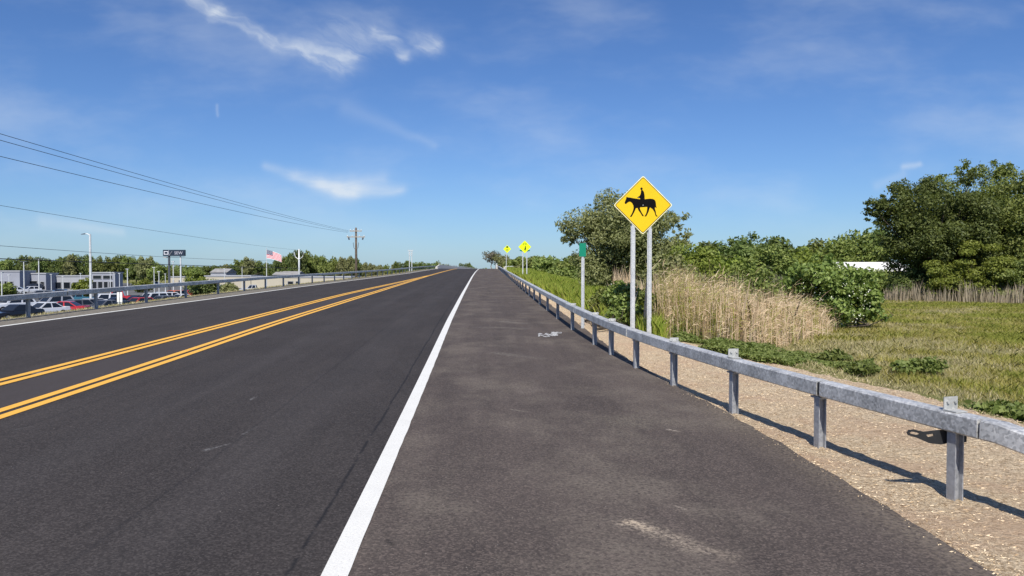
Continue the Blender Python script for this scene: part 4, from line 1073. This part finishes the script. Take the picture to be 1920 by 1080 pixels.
def light_pole(px, pt, Y, label, arm=0.0, r0=.09, group=None):
    q = lotpt(px, Y); h = zat(pt, Y) - q.z; root = thing('lamp_pole', q, label, 'lamp post', group)
    mb = MB(); mb.tube([(0, 0, -.1), (0, 0, .5), (0, 0, .55), (0, 0, h)], [r0 * 2, r0 * 2, r0 * 1.1, r0 * .8], 8); mb.build('pole', M['white_metal'], root)
    mb = MB()
    if arm:
        mb.tube([(0, 0, h - .12), (arm * .5, 0, h + .05), (arm, 0, h - .02)], .05, 6); mb.build('arm', M['white_metal'], root)
        mb = MB(); mb.loft([[(arm * .75, -.14, h - .03), (arm * .75, .14, h - .03), (arm * .75, .14, h + .10), (arm * .75, -.14, h + .1)], [(arm * 1.35, -.12, h - .06), (arm * 1.35, .12, h - .06), (arm * 1.35, .1, h + .0), (arm * 1.35, -.1, h + .0)]]); mb.build('lamp_head', M['steel_dark'], root, fix=True)
    else:
        k = 1.0 if px in (45, 73) else .35
        mb.box((-.32 * k, 0, h + .05), (.5 * k, .3, .12)); mb.box((.32 * k, 0, h + .05), (.5 * k, .3, .12)); mb.build('lamp_head', M['steel_dark' if k == 1 else 'white_metal'], root)
light_pole(170, 439, 98, 'tall pale street lamp with one arm, standing in the car lot', -.85, .16)
PG = 'light poles of the car lot'
for px, py, Y, lab in ((45, 491, 120, 'thick light pole, second from the left edge of the lot'), (73, 486, 118, 'tallest plain light pole in the left part of the lot'),
                       (96, 515, 150, 'thin light pole in front of the low grey showroom'), (118, 519, 160, 'thin light pole left of the round lot bush'),
                       (151, 513, 168, 'thin light pole right behind the round lot bush'), (3, 512, 105, 'light pole cut by the left edge of the photo'),
                       (17, 516, 140, 'short light pole before the tall grey building'), (207, 511, 140, 'pole at the right end of the glass showroom'),
                       (224, 513, 150, 'pale pole standing before the trees right of the showroom'), (239, 505, 120, 'bright pole above the white back of a road sign'),
                       (289, 502, 120, 'slim pole left of the two poled sign'), (298, 510, 118, 'short wide pole next to the slim one by the sign'),
                       (325, 491, 125, 'light pole just right of the big sign post'), (310, 514, 165, 'distant stubby pole left of the big sign'),
                       (421, 504, 170, 'pale pole in front of the cream wall'), (454, 501, 165, 'pale pole left of the flagpole'), (215, 514, 155, 'thin pole beside the right end of the showroom')):
    light_pole(px, py, Y, lab, 0, .085 if px in (45, 73, 239, 325) else .07, PG)
q, h = utility_pole(561, 467, 150, 'pale utility pole with raised arms before the round treetops', False, 'white_metal')
root = [o for o in bpy.data.objects if o.get('label', '').startswith('pale utility pole')][0]
for s_ in (-1, 1):
    mb = MB(); mb.tube([(0, -.1, h - 2.1), (s_ * .7, -.1, h - 1.6), (s_ * 1.0, -.1, h - .6)], .07, 6); mb.build('arm', M['white_metal'], root)
for px in (768.5, 771.8):
    pass
def hframe():
    Y = 270; q = lotpt(770, Y); h = zat(468, Y) - q.z; root = thing('utility_pole', q, 'pale twin legged pole structure by the crest', 'utility pole')
    for s_ in (-.42, .42): mb = MB(); mb.tube([(s_, 0, -.5), (s_, 0, h - .3)], .14, 7); mb.build('pole', M['white_metal'], root)
    for dz in (.5, 1.3, 2.0): mb = MB(); mb.box((0, -.2, h - dz), (2.0 - dz * .3, .14, .2)); mb.build('crossarm', M['white_metal'], root)
    for s_ in (-.8, 0, .8): mb = MB(); mb.tube([(s_, -.2, h - .4), (s_, -.2, h)], .12, 6); mb.build('insulator', M['white_metal'], root)
hframe()

def wire(pa, pb, sag, label, r0=.012, group='overhead wires on the left'):
    pa = Vector(pa); pb = Vector(pb); O = (pa + pb) / 2
    P = [pa.lerp(pb, t) - Vector((0, 0, 4 * sag * t * (1 - t))) - O for t in np.linspace(0, 1, 40)]
    mb = MB(); mb.tube(P, r0, 5); o = mb.build('overhead_wire', M['wire'], smooth=True); o.location = O; tag(o, label, 'wire', group)
def dirpt(px, py, Y): return Vector(((px - 960) / F * Y, Y, zat(py, Y)))
def extend(a, b, k): return a + (b - a) * k
for (y0, endp, lab, sag) in ((235, (655, 433), 'topmost of the three wires running to the wooden utility pole', .35), (247, (654, 434.5), 'middle of the three wires running to the wooden utility pole', .35), (274, (653, 436), 'lowest of the three wires running to the wooden utility pole', .45)):
    b = dirpt(endp[0], endp[1], PY - .2); a = dirpt(0, y0 + 4, 28.6); wire(extend(b, a, 1.28), b, sag, lab)
b = dirpt(561, 469, 149.5); a = dirpt(0, 378, 44); wire(extend(b, a, 1.2), b, .4, 'thin wire rising alone below the bundle of three', .012)
b = dirpt(561, 489, 149.5); a = dirpt(0, 455, 55); wire(extend(b, a, 1.15), b, .5, 'wire crossing behind the street lamp and the big sign', .016)
b = dirpt(561, 503, 149.5); a = dirpt(0, 484, 55); wire(extend(b, a, 1.15), b, .1, 'thick dark cable running along the far treetops', .035)

for nm, (x_, y_), h_ in (('dark pole at the near end of the bundle of three wires', (-18.52, 6.35), 9.2), ('dark pole at the near end of the lone thin wire', (-27.7, 22.8), 8.6), ('dark pole at the near end of the lowest two cables', (-37.0, 40.75), 6.6)):
    z_ = float(terrain(x_, y_)); rt = thing('utility_pole', (x_, y_, z_), nm, 'utility pole')
    mb = MB(); mb.tube([(0, 0, -.5), (0, 0, h_ * .6), (0, 0, h_ + 1.0)], [.2, .17, .13], 10); mb.build('pole', M['pole_wood'], rt, smooth=True)
    mb = MB(); mb.box((0, -.17, h_ - .2), (2.2, .12, .14)); mb.build('crossarm', M['wood'], rt)
def flag():
    Y = 152; q = lotpt(500, Y); h = zat(466, Y) - q.z; root = thing('flagpole', q, 'pale flagpole left of the round treetops', 'flagpole')
    mb = MB(); mb.tube([(0, 0, -.2), (0, 0, h)], [.11, .05], 8); mb.build('pole', M['white_metal'], root)
    mb = MB(); mb.tube([(0, 0, h), (0, 0, h + .12)], .08, 8); mb.build('finial', M['white_metal'], root)
    m, g, b = pmat('striped_flag_cloth'); uv = g.node('ShaderNodeUVMap').outputs[0]; u, v, _ = g.sep(uv)
    st = g.m('GREATER_THAN', g.m('MODULO', g.m('ADD', g.m('MULTIPLY', v, 13.0), 1.0), 2.0), 1.0)
    col = g.mix(st, (.60, .03, .05), (.80, .78, .78))
    can = g.m('MULTIPLY', g.m('LESS_THAN', u, .42), g.m('GREATER_THAN', v, .46))
    star = g.m('LESS_THAN', g.voro(g.vm('MULTIPLY', uv, (26.0, 17.0, 1.0)), 1.0, 'F1', 0.0)[0], .27)
    col = g.mix(can, col, g.mix(star, (.015, .025, .10), (.8, .8, .8))); g.put(b.inputs['Base Color'], col); b.inputs['Roughness'].default_value = .8
    fm = MB(); fm.uv = []; nu, nv = 18, 10; W, Hh = 3.2, 1.75
    for i in range(nu + 1):
        for j in range(nv + 1):
            a = i / nu; c = j / nv
            fm.v.append((.06 + a * W * .92, .22 * a * math.sin(a * 8 + c), -.25 - (1 - c) * Hh * (1 - .15 * a) - a * a * .5 - .55 * a)); fm.uv.append((a, c))
    for i in range(nu):
        for j in range(nv): k = i * (nv + 1) + j; fm.f.append((k, k + nv + 1, k + nv + 2, k + 1)); fm.mi.append(0)
    o = fm.build('flag', m, None, smooth=True); o.location = (q.x, q.y, q.z + h); tag(o, 'stars and stripes flag flying from the pole on the left', 'flag')
flag()
def big_sign():
    Y = 112; q = lotpt(329, Y); zt = zat(468.5, Y) - q.z; zb = zat(480, Y) - q.z; root = thing('pylon_sign', q, 'dark lettered sign box on two tall posts above the car lot', 'sign')
    w0, w1 = (307.5 - 329) / F * Y, (347.5 - 329) / F * Y
    mb = MB(); mb.box(((w0 + w1) / 2, 0, (zt + zb) / 2), (w1 - w0, .5, zt - zb)); mb.build('box', plain('sign_box_navy', (.02, .03, .05), .4), root)
    for px, r_, mt in ((317.5, .16, 'steel_dark'), (339, .11, 'white_metal')):
        mb = MB(); x = (px - 329) / F * Y; mb.tube([(x, 0, -.3), (x, 0, zb)], r_, 10); mb.build('post', M[mt], root)
    wh = plain('sign_letter_white', (.75, .76, .8), .5)
    zc_ = (zt + zb) / 2; hh = zt - zb
    mb = MB(); cx = (313.5 - 329) / F * Y; a, b_ = .28, .2
    for dx, dz, sx, sz in ((0, b_, 2 * a + .1, .09), (0, -b_, 2 * a + .1, .09), (-a, 0, .09, 2 * b_ - .1), (a, 0, .09, 2 * b_ - .1)): mb.box((cx + dx, -.262, zc_ + dz), (sx, .02, sz))
    mb.build('emblem', wh, root)
    mb = MB(); vx = (319.5 - 329) / F * Y
    mb.bar((vx - .06, -.262, zc_ + .42), (vx - .02, -.262, zc_ - .44), .16, .02); mb.bar((vx + .06, -.262, zc_ - .3), (vx + .42, -.262, zc_ + .24), .14, .02); mb.build('emblem', wh, root)
    me = text_mesh('SEW', .62); me.materials.append(plain('sign_letter_grey', (.5, .5, .56), .5)); o = link('lettering', me, root)
    o.location = ((336.5 - 329) / F * Y, -.258, zc_ - .03); o.rotation_euler = (math.pi / 2, 0, 0)
    mb = MB(); mb.box(((310.5 - 329) / F * Y, 0, zb - .22), (.5, .3, .16)); mb.bar((-1.7, 0, zb - .12), (1.4, 0, zb - .12), .05, .05); mb.build('floodlight', M['galv_light'], root)
big_sign()
def sign_back():
    q = on(239, 569); Y = 27.2; x = float(rail_l(Y)) - .6; zg = float(terrain(x, Y)); root = thing('road_sign', (x, Y, zg), 'white backed narrow sign on twin posts behind the left guardrail', 'sign')
    for s_ in (-.05, .05):
        mb = MB(); mb.box((s_, 0, .18), (.055, .04, .5)); mb.build('post', M['white_metal'], root)
        mb = MB(); mb.box((s_ * 1.05, -.03, .30), (.085, .01, .36)); mb.build('panel', plain('white_panel', (.78, .78, .76)), root)
sign_back()

# ------------------------------------------------------------------ buildings on the left
WALLB = plain('blue_grey_cladding', (.29, .305, .35), .7, 0, .3, .08, .3); WALLG = plain('grey_cladding', (.33, .34, .365), .7, 0, .3, .08, .3)
WALLC = plain('cream_wall', (.46, .42, .33), .8, 0, .2, .06, .2); WALLT = plain('tan_wall', (.60, .44, .30), .8, 0, .2, .06, .2); ROOFG = plain('grey_shingle', (.27, .265, .26), .9, 0, .2, .2, .8)
TRIM = plain('white_trim', (.34, .35, .37), .6)
def building(x0, x1, pt, Y, depth, label, wall, windows, trim=None, roof=None, name='building'):
    """x0, x1, pt are where its front shows; windows: (a, b, c, d) as fractions of the front"""
    A = lotpt(x0, Y); w = (x1 - x0) / F * Y; zg = float(terrain(A.x, Y)); h = zat(pt, Y) - zg
    root = thing(name, (A.x + w / 2, Y, zg), label, 'building')
    mb = MB(); mb.box((0, depth / 2, h / 2 - .2), (w, depth, h + .4)); mb.build('wall', wall, root)
    if roof:
        mb = MB(); e = h + .01; t = h + roof
        mb.loft([[(-w / 2 - .3, -.3, e), (-w / 2 - .3, depth / 2, t), (-w / 2 - .3, depth + .3, e)], [(w / 2 + .3, -.3, e), (w / 2 + .3, depth / 2, t), (w / 2 + .3, depth + .3, e)]]); mb.build('roof', ROOFG, root, fix=True)
    else:
        mb = MB(); mb.box((0, depth / 2, h + .15), (w + .3, depth + .3, .28)); mb.build('parapet', trim or TRIM, root)
    for (a, b_, c, d) in windows:
        mb = MB(); mb.box((w * ((a + b_) / 2 - .5), -.05, h * (c + d) / 2), (w * (b_ - a), .12, h * (d - c))); f = mb.build('window_frame', TRIM, root)
        mb = MB(); mb.box((w * ((a + b_) / 2 - .5), -.10, h * (c + d) / 2), (w * (b_ - a) - .25, .1, h * (d - c) - .2)); mb.build('pane', M['glass_dark'], f)
building(-60, 37, 509.5, 182, 6, 'tall blue grey showroom block at the left edge', WALLB, [(.30, .40, .1, .5), (.45, .55, .1, .5), (.60, .68, .1, .52), (.70, .76, .1, .52), (.78, .88, .05, .5)])
building(38, 86, 514, 186, 5, 'grey showroom with wide dark openings, left of the low one', WALLB, [(.02, .22, .12, .6), (.30, .68, .1, .6), (.78, .95, .12, .55)])
building(87, 171, 518.5, 190, 5, 'long low grey showroom with a row of dark doors', WALLG, [(.03, .12, .1, .55), (.18, .34, .1, .6), (.38, .54, .1, .6), (.58, .70, .1, .6), (.75, .9, .1, .6)])
building(172, 214, 512.5, 178, 4, 'modern glass fronted showroom with white frame right of the lamp', WALLB, [(.02, .24, .08, .55), (.27, .5, .08, .55), (.53, .74, .08, .55), (.77, .96, .08, .55), (.05, .45, .68, .9), (.5, .94, .68, .9)])
building(384, 470, 518.5, 205, 10, 'long low cream building left of the flagpole', WALLC, [(.05, .12, .3, .7), (.2, .28, .3, .7), (.5, .58, .3, .7)])
building(471, 660, 520.5, 200, 12, 'long low tan and cream building under the round treetops', WALLC, [(.36, .42, .2, .7), (.44, .47, .2, .7), (.7, .76, .2, .7)])
building(395, 424, 511, 245, 9, 'grey roofed house behind the cream building', WALLG, [(.1, .3, .4, .8), (.6, .8, .4, .8)], roof=1.3, name='house')
building(512, 556, 515.5, 225, 9, 'pale house with grey roof behind the tan building', WALLG, [(.1, .25, .3, .8), (.4, .55, .3, .8), (.7, .85, .3, .8)], roof=1.1, name='house')
building(318, 346, 520, 240, 6, 'faint cream building seen between the sign posts', WALLC, [(.2, .3, .3, .7), (.6, .7, .3, .7)])
# bushes of the lot
for i, (px, pt, Y, w, mt, lab) in enumerate([(6, 527, 115, 4.2, 'bush', 'round green lot bush at the left edge'), (153, 522, 128, 3.6, 'bright', 'round bright bush left of the street lamp'),
        (366, 512, 140, 4.6, 'bright', 'bright yellow green bush right of the two poled sign'), (268, 523, 165, 4.6, 'bright', 'low bush in the lot left of the two poled sign'),
        (384, 524, 118, 5.5, 'dark', 'dark bush under the left guardrail beam, right of the sign'), (431, 531, 112, 3.2, 'olive', 'olive bush behind the left guardrail near the cream building')]):
    q = lotpt(px, Y); h = zat(pt, Y) - q.z
    tree('lot_bush', q, w, h, lab, 'bush', mt, 500 + i, 2600, .2, .05, w * .8, 26, w * .15, .15, .07, stems=3, nl=5, low=.9, up=.5)

# ------------------------------------------------------------------ cars
def paint(name, col, metal=.25):
    m, g, b = pmat(name); g.put(b.inputs['Base Color'], g.mix(g.noise(g.node('ShaderNodeTexCoord').outputs['Object'], 1.5, 3.0)[0], tuple(q * .9 for q in col), tuple(min(1, q * 1.08) for q in col)))
    b.inputs['Roughness'].default_value = .28; b.inputs['Metallic'].default_value = metal; b.inputs['Coat Weight'].default_value = .6; b.inputs['Coat Roughness'].default_value = .08
    return m
CP = {k: paint('car_paint_' + k, c) for k, c in {'white': (.74, .75, .76), 'black': (.012, .012, .014), 'red': (.45, .02, .02), 'silver': (.45, .46, .48), 'grey': (.13, .135, .145), 'blue': (.03, .08, .25), 'navy': (.015, .025, .055), 'orange': (.62, .14, .04), 'teal': (.04, .14, .19)}.items()}
# x from nose (-) to tail (+): nose, hood height, screen base, roof start, roof end, rear base, tail
KINDS = {'sedan': dict(L=4.7, W=1.80, H=1.45, belt=.92, hood=.80, sb=-.95, r0=-.20, r1=.85, rb=1.65, tail=.98, gc=.20, wr=.33),
         'suv': dict(L=4.7, W=1.88, H=1.74, belt=1.08, hood=1.0, sb=-1.05, r0=-.45, r1=1.85, rb=2.2, tail=1.05, gc=.25, wr=.37),
         'pickup': dict(L=5.6, W=1.96, H=1.88, belt=1.18, hood=1.12, sb=-1.10, r0=-.55, r1=.65, rb=.85, tail=1.15, gc=.32, wr=.40),
         'hatchback': dict(L=4.2, W=1.76, H=1.5, belt=.95, hood=.85, sb=-.95, r0=-.30, r1=1.35, rb=1.9, tail=1.0, gc=.2, wr=.32)}
PROTO = {}
def car_proto(kind):
    k = KINDS[kind]; L, W, Hh = k['L'] / 2, k['W'] / 2, k['H']
    root = bpy.data.objects.new('parked_' + kind, None); COL.objects.link(root)
    mb = MB(); belt = k['belt']
    st = [(-L, .45, .62, .80), (-L + .12, k['gc'] + .02, .74, .93), (-L + .5, k['gc'], k['hood'] - .02, .98), (k['sb'] - .1, k['gc'], k['hood'] + .04, 1.0), (k['sb'] + .25, k['gc'], belt, 1.0), (.3, k['gc'], belt, 1.0), (k['rb'] - .1, k['gc'], belt + .02, 1.0), (k['rb'] + .12, k['gc'], k['tail'], .99), (L - .15, k['gc'] + .08, k['tail'] - .02, .95), (L, .42, k['tail'] - .12, .88)]
    mb.loft([[(x, -W * w, z0), (x, -W * w * 1.0, (z0 + z1) * .52), (x, -W * w * .94, z1 - .05), (x, -W * w * .86, z1), (x, W * w * .86, z1), (x, W * w * .94, z1 - .05), (x, W * w, (z0 + z1) * .52), (x, W * w, z0)] for x, z0, z1, w in st])
    a, t = .90 * W, .74 * W; e = belt - .03
    base = [(k['sb'], -a, e), (k['rb'], -a, e), (k['rb'], a, e), (k['sb'], a, e)]; top = [(k['r0'], -t, Hh - .05), (k['r1'], -t, Hh - .07), (k['r1'], t, Hh - .07), (k['r0'], t, Hh - .05)]
    cap = [(k['r0'] + .12, -t * .86, Hh), (k['r1'] - .12, -t * .86, Hh - .02), (k['r1'] - .12, t * .86, Hh - .02), (k['r0'] + .12, t * .86, Hh)]
    mb.loft([base, top, cap])
    mb.build('body', CP['white'], root, fix=True)
    def panel(name, P, n, mat):
        n = Vector(n) * .012; P = [Vector(p) for p in P]; c = sum(P, Vector()) / 4
        Q = [c + (p - c) * .88 + n for p in P]; I = [q - n * 1.2 for q in Q]
        m_ = MB(); m_.loft([I, Q]); m_.build(name, mat, root, fix=True)
    B, T = base, top
    panel('windshield', [B[3], B[0], T[0], T[3]], (-.7, 0, .7), M['glass_dark']); panel('rear_window', [B[1], B[2], T[2], T[1]], (.7, 0, .6), M['glass_dark'])
    for s_, i0, i1 in ((-1, 0, 1), (1, 3, 2)):
        lo0, lo1, hi0, hi1 = Vector(B[i0]), Vector(B[i1]), Vector(T[i0]), Vector(T[i1])
        for f0, f1 in ((.06, .5), (.52, .95)):
            panel('side_window', [lo0.lerp(lo1, f0), lo0.lerp(lo1, f1), hi0.lerp(hi1, f1), hi0.lerp(hi1, f0)], (0, s_, .25), M['glass_dark'])
    for x in (-L + .85, L - .95):
        for s_ in (-1, 1):
            w = MB(); r_ = k['wr']; y0, y1 = s_ * (W - .16), s_ * (W + .02)
            w.tube([(x, y0, r_), (x, y1, r_)], r_, 16); o = w.build('wheel', M['tyre'], root)
            w = MB(); w.tube([(x, y1 - s_ * .01, r_), (x, y1 + s_ * .012, r_)], r_ * .62, 12); w.build('rim', M['rim'], o)
    for s_ in (-1, 1):
        w = MB(); w.box((-L + .10, s_ * W * .66, .66 if kind != 'pickup' else .85), (.16, W * .36, .15)); w.build('headlight', M['lamp_clear'], root)
        w = MB(); w.box((L - .08, s_ * W * .70, k['tail'] - .24), (.16, W * .26, .22)); w.build('tail_light', M['lamp_red'], root)
    w = MB(); w.box((-L + .03, 0, .55 if kind != 'pickup' else .72), (.1, W * .85, .2)); w.build('grille', M['black'], root)
    w = MB(); w.box((0, 0, k['gc'] + .1), (k['L'] * .86, W * 1.985, .18)); w.build('sill', M['black'], root)
    if kind == 'pickup':
        w = MB(); w.box(((k['rb'] + .2 + L - .12) / 2, 0, k['tail'] + .012), (L - .32 - k['rb'], W * 1.5, .02)); w.build('cargo_bed', M['black'], root)
    return root
used = set()
def car(kind, colr, px, py, ang, label):
    if kind not in PROTO: PROTO[kind] = car_proto(kind)
    c = PROTO[kind] if kind not in used else copy_tree(PROTO[kind]); used.add(kind)
    p = on(px, py, lambda x, y: lot_z(y)); c.location = (p.x, p.y, p.z + .014); c.rotation_euler = (0, 0, math.radians(ang))
    for o in [q for q in bpy.data.objects if q.parent == c and q.name.startswith('body')]:
        o.material_slots[0].link = 'OBJECT'; o.material_slots[0].material = CP[colr]
    tag(c, label, 'car', 'cars parked on the dealer lot'); return c
for a in [('suv', 'white', 22, 586, 66, 'white suv nearest the left edge of the lot'),
          ('sedan', 'black', 30, 600, 72, 'black car nearest the first left guardrail post'),
          ('sedan', 'white', 82, 594, 65, 'white sedan just right of the first left guardrail post'),
          ('suv', 'silver', 98, 583, 60, 'silver wagon with dark rear glass behind the white sedan'),
          ('sedan', 'red', 119, 591, 8, 'low red car between the first and second left guardrail posts'),
          ('hatchback', 'grey', 138, 588, 62, 'dark grey hatchback left of the second guardrail post'),
          ('pickup', 'teal', 143, 573, 30, 'dark teal truck left of the street lamp'),
          ('hatchback', 'silver', 166, 585, 64, 'silver hatchback right behind the second left guardrail post'),
          ('suv', 'white', 192, 577, 40, 'white suv right of the second left guardrail post'),
          ('sedan', 'grey', 196, 588, 65, 'grey car low in front of the white suv'),
          ('pickup', 'red', 222, 570, 20, 'red pickup truck left of the white sign back'),
          ('sedan', 'black', 216, 581, 60, 'black sedan below the red pickup'),
          ('sedan', 'navy', 254, 576, 60, 'navy sedan right of the white sign back'),
          ('hatchback', 'red', 259, 582, 64, 'red hatchback in front of the navy sedan'),
          ('suv', 'white', 283, 574, 62, 'white suv right of the third left guardrail post'),
          ('sedan', 'silver', 297, 565, 30, 'silver sedan behind the white suv by the third post'),
          ('hatchback', 'white', 312, 567, 50, 'white hatchback left of the orange van'),
          ('suv', 'orange', 326, 566, 64, 'orange van under the two poled sign'),
          ('sedan', 'red', 350, 560, 60, 'red sedan right of the fourth left guardrail post'),
          ('hatchback', 'blue', 360, 559, 62, 'blue hatchback next to the red sedan'),
          ('sedan', 'white', 383, 558, 12, 'white sedan broadside left of the fifth guardrail post'),
          ('suv', 'black', 416, 550, 30, 'black suv right of the fifth left guardrail post'),
          ('sedan', 'black', 230, 590, 70, 'black sedan half under the white sign back by the verge'),
          ('hatchback', 'grey', 303, 577, 66, 'grey hatchback low by the verge right of the third post'),
          ('sedan', 'white', 338, 571, 60, 'white sedan in front of the orange van'),
          ('hatchback', 'silver', 402, 558, 20, 'silver hatchback at the fifth guardrail post'),
          ('sedan', 'black', 432, 549, 40, 'black sedan under the olive bush'),
          ('pickup', 'silver', 474, 551, 10, 'silver pickup left of the flagpole foot'),
          ('suv', 'black', 62, 545, 20, 'black suv between the two thick light poles'),
          ('hatchback', 'white', 56, 550, 60, 'small white car at the foot of the second light pole'),
          ('suv', 'white', 88, 542, 10, 'white suv parked before the grey showroom'),
          ('sedan', 'black', 124, 543, 15, 'black sedan left of the round bright bush'),
          ('sedan', 'silver', 30, 551, 25, 'silver sedan behind the left edge bush'),
          ('suv', 'white', 186, 540, 8, 'white suv before the glass fronted showroom'),
          ('sedan', 'white', 212, 540, 10, 'white sedan at the right end of the glass showroom'),
          ('sedan', 'white', 290, 536, 10, 'white car far back, left of the two poled sign'),
          ('suv', 'grey', 75, 566, 20, 'grey suv half hidden behind the left guardrail beam'),
          ('pickup', 'navy', 115, 566, 15, 'navy pickup half hidden by the beam above the silver wagon'),
          ('sedan', 'white', 505, 541, 5, 'white car right of the flagpole foot'),
          ('sedan', 'silver', 534, 543, 8, 'silver sedan low before the tan building'),
          ('suv', 'black', 590, 531, 12, 'dark suv right of the pale utility pole')]:
    car(*a)
